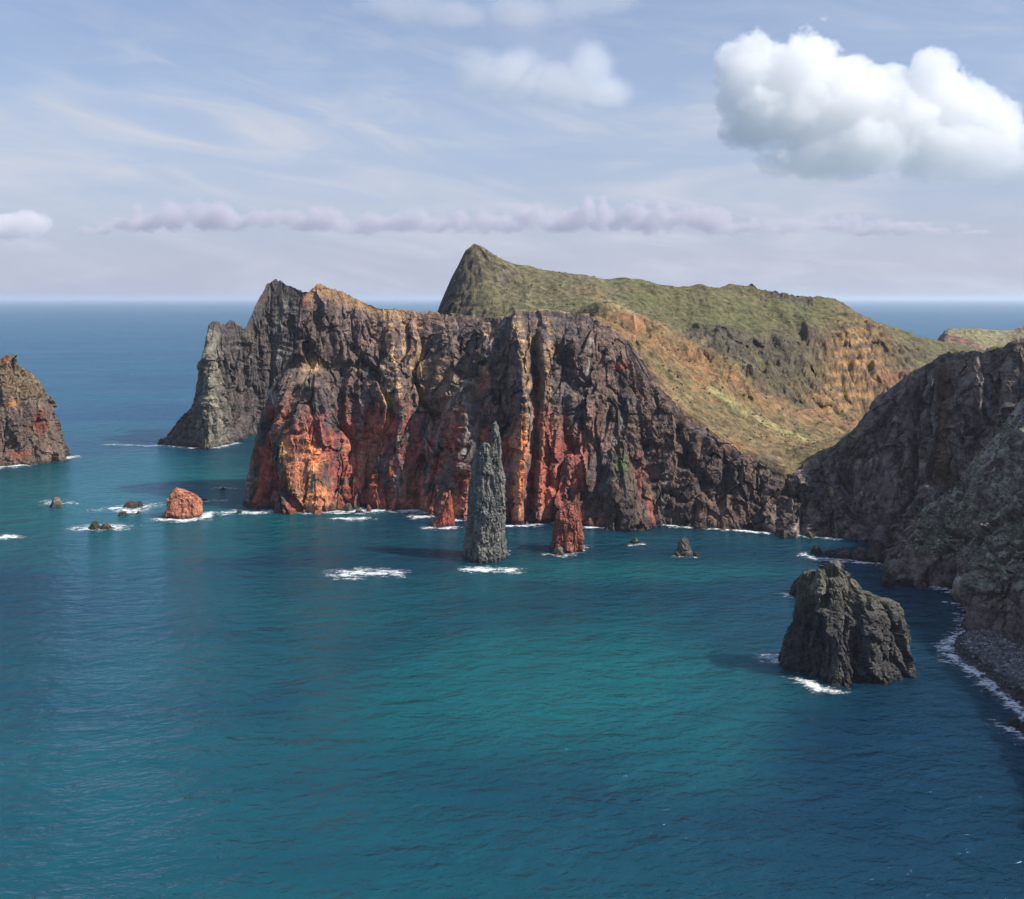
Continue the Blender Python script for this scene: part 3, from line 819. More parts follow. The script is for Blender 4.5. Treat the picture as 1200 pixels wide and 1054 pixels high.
# --- shaded wall on the right
def build_right_wall():
    px = np.array([902, 917, 938, 965, 985, 1003, 1025, 1045, 1075, 1100, 1120, 1136, 1160, 1178, 1183, 1200, 1240, 1300], float)
    ed = [566, 558, 547, 532, 518, 502, 472, 453, 433, 418, 412, 411, 409, 407, 399, 397, 385, 370]
    ed_d = [546, 545, 545, 545, 544, 542, 540, 537, 530, 522, 516, 512, 506, 502, 500, 498, 490, 480]
    bs = [624, 626, 628, 630, 632, 634, 640, 648, 655, 655, 655, 655, 655, 655, 655, 655, 660, 670]
    bd = sea_d(bs)
    bd[0:3] = [526, 516, 513]
    top = at(px, ed, ed_d); foot = at(px, bs, bd); foot[:, 2] = 0
    foot[9:, 1] = np.linspace(470, 450, len(px) - 9); foot[9:, 0] = (px[9:] - 600) * foot[9:, 1] / F
    under = foot.copy(); under[:, 1] -= 2; under[:, 2] = -6
    def btw(f, fz):
        d = foot[:, 1] * (1 - f) + top[:, 1] * f
        return np.stack([(px - 600) * d / F, d, top[:, 2] * fz], -1)
    bk1 = top.copy(); bk1[:, 1] += 10; bk1[:, 0] *= bk1[:, 1] / top[:, 1]; bk1[:, 2] -= 1.5
    bk2 = top.copy(); bk2[:, 1] += 60; bk2[:, 2] *= 0.45
    bk3 = top.copy(); bk3[:, 1] += 120; bk3[:, 2] = -6
    P = loft([under, foot, btw(.30, .20), btw(.62, .55), btw(.88, .88), top, bk1, bk2, bk3], 480, [6, 56, 84, 84, 42, 12, 12, 6], smooth=4)
    nr = grid_normals(P)
    if nr[150, 200, 1] > 0:
        nr = -nr
    disp, big, gul, led = cliff_relief(P, 0.9, 1.3, 3.0)
    rowk = np.arange(P.shape[0]); er = 6 + 56 + 84 + 84 + 42
    fade = np.where(rowk < er, np.clip((er - rowk) / 50, 0.2, 1), 0.2)[:, None]
    Pd = P + nr * (disp * fade)[..., None]
    sp, sq = proj(P)
    Pd[..., 1] -= fade * (-7 * np.exp(-(seg_dist(sp, sq, [(1108, 420), (1112, 500), (1100, 560)]) / 9) ** 2) + 5 * np.exp(-(seg_dist(sp, sq, [(1145, 410), (1140, 500)]) / 10) ** 2)
                          - 6 * np.exp(-(seg_dist(sp, sq, [(922, 560), (918, 620)]) / 6) ** 2) - 5 * np.exp(-(seg_dist(sp, sq, [(1180, 405), (1178, 470)]) / 5) ** 2))
    tj = np.exp(-((rowk - er) / 12.0) ** 2)[:, None]
    Pd[..., 2] += tj * (1.8 * fbm(P, 8, 8, 30, 4, 0.6, 12.5) + 1.3 * blocks(P, 9, 9, 60, 12.6, 0.5))
    n1 = fbm(P, 16, 16, 28, 4, 0.55, 12.1); n2 = fbm(P, 5, 5, 12, 4, 0.6, 12.3)
    col = np.broadcast_to(np.array([0.165, 0.130, 0.115]), P.shape).copy()
    col = lay(col, sstep(n1, 0.0, 0.4) * 0.7, np.array([0.23, 0.165, 0.14]))
    col = lay(col, sstep(-n1 + .5 * n2, 0.2, 0.5) * 0.6, np.array([0.22, 0.205, 0.175]))
    col = lay(col, sstep(n2 + .4 * n1, .18, .42) * .7, np.array([0.31, 0.27, 0.235]))
    col = lay(col, sstep(-n2, .12, .4) * .75, np.array([0.045, 0.04, 0.042]))
    col = lay(col, .75 * sstep(seg_dist(sp + n2 * 5, sq, [(1107, 430), (1112, 500), (1104, 560)]), 11, 4), np.array([0.21, 0.135, 0.095]))
    col = lay(col, .8 * sstep(seg_dist(sp + n2 * 8, sq, [(1148, 440), (1156, 480), (1138, 505)]), 9, 3) * sstep(n2, -.2, .3), np.array([0.30, 0.29, 0.26]))
    col = lay(col, .8 * np.clip(blob(sp, sq, 974, 577, 3, 5) * 1.4 - .2, 0, 1), np.array([0.45, 0.34, 0.16]))
    col = lay(col, .6 * sstep(seg_dist(sp, sq, [(1183, 420), (1185, 470)]), 6, 2), np.array([0.20, 0.15, 0.12]))
    col = lay(col, (rowk >= er)[:, None] * 0.8 * np.ones_like(sp), np.array([0.13, 0.115, 0.06]))
    col = lay(col, 0.7 * sstep(P[..., 2] + 2.5 * n2, 3.2, 1.2), np.array([0.045, 0.04, 0.038]))
    structure(mesh_from_grid('shaded_cliff', Pd, np.clip(col, 0, 1), M_CLIFF), 'dark shaded cliff wall on the right of the bay')
    # scree fan between this wall and the near slope
build_right_wall()

# --- near slope on the right, running on past the frame to where the viewer stands
def build_near_slope():
    # (px, py) of the waterline; world points beyond the frame
    base = [at(a, b, sea_d(b)) for a, b in [(1020, 652), (1034, 660), (1047, 686), (1072, 690), (1092, 691), (1106, 688), (1122, 694), (1130, 706), (1134, 742), (1150, 752), (1175, 757), (1200, 766)]]
    base += [np.array(v, float) for v in [(170, 340, 0), (172, 310, 0), (160, 270, 0), (138, 220, 0), (112, 160, 0), (84, 100, 0), (60, 40, 0)]]
    top = [at(a, b, c) for a, b, c in [(1028, 646, 476), (1050, 640, 474), (1066, 630, 472), (1090, 601, 470), (1112, 575, 468), (1130, 556, 468), (1150, 534, 466), (1170, 510, 465), (1190, 483, 463), (1210, 455, 460), (1240, 420, 455), (1280, 372, 450)]]
    top += [np.array(v, float) for v in [(288, 430, 138), (296, 390, 142), (296, 330, 138), (290, 262, 130), (276, 190, 122), (250, 110, 116), (220, 20, 120)]]
    base = np.array(base); top = np.array(top)
    under = base.copy(); under[:, 2] = -6; under[:, 0] -= 1.5
    K = len(base)
    def btw(f, fz, steepf=None):
        q = base * (1 - f) + top * f
        q[:, 2] = top[:, 2] * fz
        return q
    r1 = btw(.07, .20); r2 = btw(.30, .42); r3 = btw(.65, .72)
    # sea-cut cliffs under the slope
    r1[4:7, 1] += 4
    bk = top.copy(); bk[:, 0] += 30; bk[:, 1] += 30; bk[:, 2] -= 10
    bk2 = top.copy(); bk2[:, 0] += 150; bk2[:, 1] += 60; bk2[:, 2] = -6
    P = loft([under, base, r1, r2, r3, top, bk, bk2], 520, [6, 64, 96, 96, 70, 10, 10], smooth=9)
    nr = grid_normals(P)
    if nr[80:320, :, 2].mean() < 0:
        nr = -nr
    disp, big, gul, led = cliff_relief(P, 0.75, 2.3, 2.2)
    rowk = np.arange(P.shape[0]); er = 6 + 64 + 96 + 96 + 70
    fade = np.where(rowk < er, np.clip((er - rowk) / 60, 0.3, 1), 0.3)[:, None]
    Pd = P + nr * (disp * fade)[..., None]
    sp_, sq_ = proj(P)
    for pl, wd, am in [([(1215, 520), (1150, 590), (1105, 660)], 11, 5.0), ([(1215, 600), (1165, 640), (1140, 700)], 10, 5.0), ([(1205, 470), (1120, 575), (1070, 650)], 9, 4.0), ([(1190, 560), (1130, 625), (1090, 680)], 8, -4.5)]:
        Pd += nr * (am * np.exp(-((seg_dist(sp_ + 6 * fbm(P, 12, 12, 12, 2, .5, 13.6), sq_, pl)) / wd) ** 2) * fade)[..., None]
    n1 = fbm(P, 22, 22, 22, 4, 0.55, 13.1); n2 = fbm(P, 6, 6, 8, 4, 0.6, 13.3)
    nn = grid_normals(Pd)
    if nn[80:320, :, 2].mean() < 0:
        nn = -nn
    flat = sstep(nn[..., 2] + 0.25 * n2, 0.22, 0.55)
    col = np.broadcast_to(np.array([0.20, 0.16, 0.14]), P.shape).copy()
    col = lay(col, sstep(n1, 0.0, 0.4) * .6, np.array([0.20, 0.145, 0.12]))
    col = lay(col, flat * 0.85 * sstep(P[..., 2], 6, 16), np.array([0.31, 0.305, 0.24]))
    col = lay(col, flat * sstep(n2 + .6 * n1, 0.05, 0.35) * .8 * sstep(P[..., 2], 8, 20), np.array([0.20, 0.26, 0.145]))
    col = lay(col, flat * sstep(n2 - n1, 0.3, 0.6) * .6, np.array([0.36, 0.33, 0.28]))
    sp, sq = proj(P)
    col = lay(col, sstep(-n2, .2, .5) * .6, np.array([0.04, 0.035, 0.033]))
    col = lay(col, .7 * sstep(seg_dist(sp + 3 * n2, sq, [(1134, 520), (1128, 545), (1150, 610), (1160, 640)]), 5, 1.5), np.array([0.28, 0.25, 0.21]))
    col = lay(col, 0.7 * sstep(P[..., 2] + 2 * n2, 3.0, 1.0), np.array([0.05, 0.043, 0.04]))
    global SLOPE_P, SLOPE_N
    SLOPE_P, SLOPE_N = Pd[76:332], nn[76:332]
    structure(mesh_from_grid('near_slope', Pd, np.clip(col, 0, 1), M_CLIFF), 'steep scrubby shaded slope above the pebble beach on the right')
build_near_slope()

# --- far headland on the left
def build_left_headland():
    bp_ = [(184, 519.5), (190, 521), (198, 522), (212, 523.5), (225, 524.5), (238, 525), (250, 525), (264, 522), (275, 518), (290, 513), (300, 510), (315, 508), (335, 506), (360, 504), (385, 503), (410, 502)]
    tp = [(187, 517, 852), (196, 511, 854), (212, 490, 856), (232, 466, 858), (239, 425, 858), (246, 380, 860), (254, 378, 862), (263, 381, 864), (270, 377, 867), (288, 386, 872), (302, 354, 882), (312, 334, 888), (323, 327, 892), (336, 334, 896), (356, 341, 902), (400, 352, 910)]
    base = np.array([at(a, b, sea_d(b)) for a, b in bp_]); top = np.array([at(*q) for q in tp])
    under = base.copy(); under[:, 2] = -6; under[:, 1] -= 2
    def btw(f, fz):
        q = base * (1 - f) + top * f; q[:, 2] = top[:, 2] * fz; return q
    bk1 = top.copy(); bk1[:, 1] += 7; bk1[:, 0] *= bk1[:, 1] / top[:, 1]; bk1[:, 2] -= 3
    bk2 = top.copy(); bk2[:, 1] += 70; bk2[:, 2] = -6
    P = loft([under, base, btw(.2, .22), btw(.55, .6), top, bk1, bk2], 420, [6, 60, 100, 90, 12, 40], smooth=3)
    nr = grid_normals(P)
    if nr[120, 200, 1] > 0:
        nr = -nr
    disp, big, gul, led = cliff_relief(P, 0.8, 3.3, 2.6)
    rowk = np.arange(P.shape[0]); er = 6 + 60 + 100 + 90
    fade = np.where(rowk < er, np.clip((er - rowk) / 60, 0.25, 1), 0.25)[:, None]
    sp, sq = proj(P)
    Pd = P + nr * (disp * fade * sstep(sp, 184, 215))[..., None]
    Pd[..., 2] += np.exp(-((rowk - er) / 14.0) ** 2)[:, None] * (2.6 * fbm(P, 11, 11, 40, 4, 0.6, 14.9) + 1.2 * blocks(P, 5, 5, 30, 14.95))
    # a rib of pale rock on the left, a hollow to the right of it
    Pd[..., 1] -= fade * (12 * np.exp(-(seg_dist(sp, sq, [(246, 385), (248, 440), (252, 520)]) / 14) ** 2) - 9 * blob(sp, sq, 292, 470, 14, 50))
    n1 = fbm(P, 16, 16, 30, 4, 0.55, 14.1); n2 = fbm(P, 6, 6, 10, 4, 0.6, 14.3); n3 = fbm(P, 50, 50, 4, 3, 0.55, 14.5)
    col = np.broadcast_to(np.array([0.105, 0.088, 0.084]), P.shape).copy()
    col = lay(col, sstep(n1 + .5 * n3, 0.0, 0.4) * .7, np.array([0.125, 0.092, 0.080]))
    rib = sstep(seg_dist(sp + 8 * n1, sq, [(240, 400), (242, 450), (250, 520)]), 26, 10)
    col = lay(col, rib * .8, np.array([0.20, 0.185, 0.145]))
    col = lay(col, rib * sstep(n2, 0.1, .4) * .8, np.array([0.33, 0.28, 0.19]))
    col = lay(col, .6 * sstep(seg_dist(sp + 4 * n2, sq, [(335, 355), (326, 380), (330, 420)]), 8, 3), np.array([0.21, 0.20, 0.18]))
    col = lay(col, .5 * blob(sp, sq, 290, 395, 14, 8), np.array([0.125, 0.125, 0.075]))
    col = lay(col, 0.7 * sstep(P[..., 2] + 2.5 * n2, 3.5, 1.2), np.array([0.045, 0.04, 0.038]))
    structure(mesh_from_grid('outer_headland', Pd, np.clip(col, 0, 1), M_CLIFF), 'dark jagged headland behind the left end of the red cliff')
build_left_headland()

# ------------------------------------------------------------------ sea stacks
def stack_mesh(levels, dc, nth=200, nz=170, amp=1.0, seed=0.0, sq=2.6, rib=1.0, foot_bulge=0.0):
    """levels from the water up: (py, left px, right px, depth m[, shift of the centre in depth])"""
    L = np.array([[l[0], l[1], l[2], l[3], (l[4] if len(l) > 4 else 0.0)] for l in levels], float)
    z = H - (L[:, 0] - HOR) * dc / F
    o = np.argsort(z); L, z = L[o], z[o]
    z[0] = min(z[0], -3)
    ht = z[-1] - z[0]
    zz = z[0] + ht * np.linspace(0, 1, nz) ** 0.95
    xl = (np.interp(zz, z, L[:, 1]) - 600) * dc / F; xr = (np.interp(zz, z, L[:, 2]) - 600) * dc / F
    th = np.interp(zz, z, L[:, 3]); sh = np.interp(zz, z, L[:, 4])
    a = np.linspace(0, 2 * np.pi, nth, endpoint=False)
    ca, sa = np.cos(a), np.sin(a)
    e = 2.0 / sq
    ux = np.sign(ca) * np.abs(ca) ** e; uy = np.sign(sa) * np.abs(sa) ** e
    cx, hx = (xl + xr) / 2, (xr - xl) / 2
    X = cx[:, None] + hx[:, None] * ux[None]; Y = dc + sh[:, None] + th[:, None] / 2 * uy[None]
    Z = np.repeat(zz[:, None], nth, 1)
    P = np.stack([X, Y, Z], -1)
    # relief grows outwards; the crown closes to a point
    rad = np.stack([hx[:, None] * 0 + ux[None], hx[:, None] * 0 + uy[None], 0 * X], -1)
    rad /= np.maximum(np.linalg.norm(rad, axis=-1, keepdims=True), 1e-6)
    sc = max(1.0, float(np.mean(hx)))
    k = sc / 8.0
    rg = fbm(P, 3 * k, 3 * k, 3.6 * k, 4, 0.6, seed + .2)
    J = P + np.stack([rg, -rg, .5 * rg], -1) * 1.1 * k
    disp = rib * 0.9 * fbm(J, 4.2 * k, 4.2 * k, 20 * k, 3, 0.55, seed + .1, ridged=True) + 0.6 * rg + 0.45 * fbm(P, 1.2 * k, 1.2 * k, 1.4 * k, 3, 0.6, seed + .3, ridged=True)
    disp = 0.75 * disp + 1.7 * blocks(J, 6.0 * k, 6.0 * k, 22 * k, seed + .6, 1.3) + 1.0 * blocks(J, 2.4 * k, 2.4 * k, 8.0 * k, seed + .7, 1.2) + 0.4 * blocks(J, 1.0 * k, 1.0 * k, 1.6 * k, seed + .8)
    size = np.minimum(hx, th / 2)[:, None]
    P = P + rad * (disp * amp * k * np.minimum(1, size / (0.8 * k)))[..., None]
    P[..., 2] += np.minimum(1, (zz - zz[0]) / 4)[:, None] * 0.7 * k * amp * fbm(P, 2.2 * k, 2.2 * k, 30, 3, 0.6, seed + .5)
    cap = P[-1].mean(0, keepdims=True) + np.array([[0, 0, 0.1]])
    P[-1] = cap + (P[-1] - cap) * 0.1
    return P

def grid_to_raw(P, col):
    nv, nu = P.shape[:2]
    idx = np.arange(nv * nu).reshape(nv, nu)
    idx = np.concatenate([idx, idx[:, :1]], 1)
    q = np.stack([idx[:-1, :-1], idx[:-1, 1:], idx[1:, 1:], idx[1:, :-1]], -1).reshape(-1, 4)
    return P.reshape(-1, 3), q, col.reshape(-1, 3)

def base_colour(P, c0, c1, c2, s=1.0, seed=0.0):
    n1 = fbm(P, 6 * s, 6 * s, 12 * s, 4, .55, seed + 20.1); n2 = fbm(P, 2 * s, 2 * s, 3.5 * s, 4, .6, seed + 20.3)
    col = np.broadcast_to(np.array(c0), P.shape).copy()
    col = lay(col, sstep(n1, -.05, .35) * .8, np.array(c1))
    col = lay(col, sstep(n2 + .3 * n1, .1, .5) * .8, np.array(c2))
    wet = sstep(P[..., 2] + n2, 2.2, 0.6)
    col = lay(col, wet * .75, np.array([0.03, 0.027, 0.026]))
    return col

def finish(name, meshes, mat, label, cat, group=None):
    V, Fc, Co, off = [], [], [], 0
    for v, q, c in meshes:
        V.append(v); Fc.append(q + off); Co.append(c); off += len(v)
    V = np.concatenate(V)
    org = np.array([V[:, 0].mean(), V[:, 1].mean(), 0.0])
    o = mesh_raw(name, V - org, np.concatenate(Fc), np.clip(np.concatenate(Co), 0, 1), mat)
    o.location = org
    tag(o, label, cat, group)
    return o

def build_stacks():
    # tall grey needle
    dc = 474.0
    P1 = stack_mesh([(662, 547, 589, 18), (640, 549, 588, 16), (610, 553, 586, 13), (580, 555, 584, 11), (560, 556, 581, 9.5), (548, 557, 578, 8), (538, 558, 576, 7), (530, 561, 574, 5.5), (524, 564, 572, 4), (519, 566, 570, 2.5)], dc, 190, 220, 0.95, 1.1, 2.4, 1.3)
    P2 = stack_mesh([(655, 564, 593, 15), (620, 568, 591.5, 13), (580, 571, 590.5, 11.5), (560, 572, 589, 10), (540, 574, 586, 7), (522, 576, 585, 5.5), (510, 577.5, 584, 4), (502, 578.5, 583.5, 2.8), (494, 580, 582, 1.2)], dc + 2, 140, 220, 0.95, 1.7, 2.3, 1.3)
    P3 = stack_mesh([(660, 541, 562, 14), (640, 544, 562, 13), (600, 549, 563, 10), (565, 551, 562, 7), (545, 554, 561, 4), (530, 556, 559, 2)], dc + 5, 120, 160, 0.7, 1.9, 2.3, 1.2)
    ms = []
    for P in (P1, P2, P3):
        c = base_colour(P, (0.150, 0.146, 0.136), (0.205, 0.197, 0.176), (0.30, 0.28, 0.23), 1, 1)
        c = lay(c, sstep(fbm(P, 5, 5, 8, 3, .5, 31.0), .15, .4) * .45 * sstep(P[..., 2], 25, 40), np.array([0.22, 0.19, 0.09]))
        ms.append(grid_to_raw(P, c))
    finish('sea_stack', ms, M_STACK, 'tall grey needle-shaped sea stack standing before the red cliff', 'sea stack')
    # red pinnacle
    P = stack_mesh([(621, 499, 534, 14), (614, 506, 533, 11), (606, 513, 531.5, 8), (598, 518.5, 530.5, 5.5), (590, 522, 529.5, 3.8), (583, 524.5, 528.5, 2.4), (575, 526, 527.5, 1.0)], 543, 110, 110, 0.5, 2.1, 2.2, 0.8)
    c = base_colour(P, (0.27, 0.068, 0.045), (0.36, 0.11, 0.06), (0.22, 0.055, 0.04), .7, 2)
    finish('sea_stack', [grid_to_raw(P, c)], M_STACK, 'small pointed red rock pinnacle left of the tall needle', 'sea stack')
    # red stack
    P1 = stack_mesh([(652, 645, 681, 16), (640, 647, 681, 14), (622, 650, 680, 11), (612, 651, 680, 10), (604, 653, 679.5, 8), (598, 657, 679, 6.5), (592, 665, 678, 4.5), (588, 671, 677, 2.5), (584, 673.5, 675.5, 1.2)], 489, 170, 170, 0.8, 3.1, 2.4, 1.5)
    P2 = stack_mesh([(650, 646, 664, 10, -2), (630, 648, 663, 8, -2), (612, 650, 661, 6, -1), (603, 652, 658, 3.5, -1), (599, 654, 656.5, 1.5, -1)], 489, 110, 120, 0.6, 3.5, 2.2, 1.2)
    ms = [grid_to_raw(P, base_colour(P, (0.26, 0.088, 0.064), (0.33, 0.125, 0.085), (0.16, 0.072, 0.06), .8, 3)) for P in (P1, P2)]
    finish('sea_stack', ms, M_STACK, 'blocky red sea stack right of the tall grey needle', 'sea stack')
    # big foreground stack, its rock coloured dark to stand for shade
    dc = 330.0
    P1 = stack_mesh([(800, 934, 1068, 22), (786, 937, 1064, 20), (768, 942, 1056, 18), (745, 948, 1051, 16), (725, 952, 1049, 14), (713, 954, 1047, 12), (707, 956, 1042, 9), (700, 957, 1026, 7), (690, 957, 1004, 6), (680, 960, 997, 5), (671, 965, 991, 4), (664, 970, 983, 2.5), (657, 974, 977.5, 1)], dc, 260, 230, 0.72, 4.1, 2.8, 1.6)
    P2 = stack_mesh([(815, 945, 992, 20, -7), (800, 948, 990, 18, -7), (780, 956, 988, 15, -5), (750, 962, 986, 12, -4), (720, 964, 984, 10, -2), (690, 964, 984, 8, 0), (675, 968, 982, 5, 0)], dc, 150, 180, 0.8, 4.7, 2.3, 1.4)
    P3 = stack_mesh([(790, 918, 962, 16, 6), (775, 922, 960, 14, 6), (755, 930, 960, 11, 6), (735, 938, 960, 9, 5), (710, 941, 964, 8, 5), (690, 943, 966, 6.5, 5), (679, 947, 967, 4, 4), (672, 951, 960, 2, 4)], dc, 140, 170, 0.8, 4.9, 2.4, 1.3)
    ms = []
    for P in (P1, P2, P3):
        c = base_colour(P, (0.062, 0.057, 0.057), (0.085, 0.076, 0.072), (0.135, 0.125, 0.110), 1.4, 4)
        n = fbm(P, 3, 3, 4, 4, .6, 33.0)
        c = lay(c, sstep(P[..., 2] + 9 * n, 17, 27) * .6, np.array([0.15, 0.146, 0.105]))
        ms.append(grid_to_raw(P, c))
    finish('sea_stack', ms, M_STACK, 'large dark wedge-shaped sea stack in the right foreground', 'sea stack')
    P = stack_mesh([(700, 924, 953, 10), (690, 929, 953, 8), (680, 934, 951, 6), (674, 940, 949, 3), (671, 943, 947, 1.5)], 414, 90, 80, 0.8, 5.3, 2.3, 1.0)
    finish('sea_rock', [grid_to_raw(P, base_colour(P, (0.06, 0.052, 0.048), (0.085, 0.07, 0.06), (0.12, 0.105, 0.09), 1, 5))], M_STACK, 'dark rock just behind the left shoulder of the foreground stack', 'rock')
    # island cut by the left edge of the frame
    dc = 752.0
    P1 = stack_mesh([(547, -75, 72, 60, 10), (538, -72, 69, 56, 10), (520, -66, 63, 48, 10), (500, -62, 59, 42, 10), (482, -58, 56, 35, 10), (466, -52, 47, 28, 10), (450, -46, 43, 21, 10), (441, -38, 36, 15, 10), (433, -28, 24, 10, 10), (426, -12, 14, 6, 10), (417, 1, 9, 2, 10)], dc, 300, 200, 0.5, 6.1, 2.2, 0.8)
    c = base_colour(P1, (0.16, 0.125, 0.105), (0.22, 0.165, 0.125), (0.28, 0.21, 0.15), 3, 6)
    sp, sq = proj(P1)
    n = fbm(P1, 9, 9, 9, 4, .6, 34.0)
    c = lay(c, sstep(sq + 14 * n, 480, 450) * .6, np.array([0.24, 0.19, 0.095]))
    c = lay(c, .85 * np.clip(blob(sp + 22 * n, sq + 22 * n, 46, 495, 14, 18) * 1.6 - .45 + .5 * n, 0, 1), np.array([0.25, 0.075, 0.055]))
    c = lay(c, .85 * np.clip(blob(sp + 22 * n, sq + 14 * n, 25, 533, 18, 8) * 1.6 - .45 + .5 * n, 0, 1), np.array([0.33, 0.10, 0.065]))
    c = lay(c, .8 * np.clip(blob(sp + 6 * n, sq + 4 * n, 14, 473, 12, 5) * 1.6 - .35, 0, 1), np.array([0.46, 0.24, 0.09]))
    c = lay(c, .8 * np.clip(blob(sp, sq, 6, 421, 6, 5) * 1.6 - .35, 0, 1), np.array([0.27, 0.10, 0.065]))
    c = c * np.array([0.86, 0.78, 0.76])
    finish('rock_island', [grid_to_raw(P1, c)], M_CLIFF, 'steep ochre, grey and red rock island cut by the left edge', 'island')
    # small red islet
    P1 = stack_mesh([(612, 191, 236, 17), (604, 194, 236, 16), (596, 198, 236, 14), (588, 200, 235, 12), (583, 201, 231, 10), (579, 202, 224, 8), (576, 203, 216, 5.5), (573, 204, 211, 3.5), (571, 206, 209, 1.5)], 566, 170, 130, 0.55, 7.1, 3.0, 1.7)
    c = base_colour(P1, (0.42, 0.165, 0.10), (0.50, 0.23, 0.14), (0.30, 0.11, 0.075), .8, 7)
    finish('sea_rock', [grid_to_raw(P1, c)], M_STACK, 'orange-red knobbly islet off the left end of the cliff', 'rock')
build_stacks()

# ------------------------------------------------------------------ rocks
def make_rock(px, py, wpx, hpx, c0, c1, label, seed, depth=0.8, name='sea_rock', group=None, lean=0.0):
    d = float(sea_d(py)); k = d / F
    wm, hm = wpx * k, hpx * k
    P = None
    nth, nz = 48, 26
    t = np.linspace(0, 1, nz)
    prof = np.sqrt(np.clip(1 - t ** 1.7, 0, 1)) * (1 - 0.12 * t)
    a = np.linspace(0, 2 * np.pi, nth, endpoint=False)
    X = wm / 2 * prof[:, None] * np.cos(a)[None] + (lean * wm * t)[:, None]
    Y = wm * depth / 2 * prof[:, None] * np.sin(a)[None]
    Z = np.repeat((-0.25 * hm - 0.3 + (1.25 * hm + 0.3) * t)[:, None], nth, 1)
    P = np.stack([X, Y, Z], -1)
    s = max(wm, hm)
    org = np.array([(px - 600) * k, d, 0.0])
    W = P + org
    r = P / np.maximum(np.linalg.norm(P, axis=-1, keepdims=True), 1e-6)
    P = P + r * (s * (0.16 * fbm(W, s * .45, s * .45, s * .45, 3, .55, seed, ridged=True) + 0.14 * fbm(W, s * .3, s * .3, s * .3, 4, .6, seed + .4)))[..., None]
    col = base_colour(P + org, c0, c1, tuple(np.array(c1) * 1.3), max(.25, s / 12), seed)
    V, q, c = grid_to_raw(P, col)
    o = mesh_raw(name, V, q, np.clip(c, 0, 1), M_ROCK)
    o.location = org
    tag(o, label, 'rock', group)
    return o

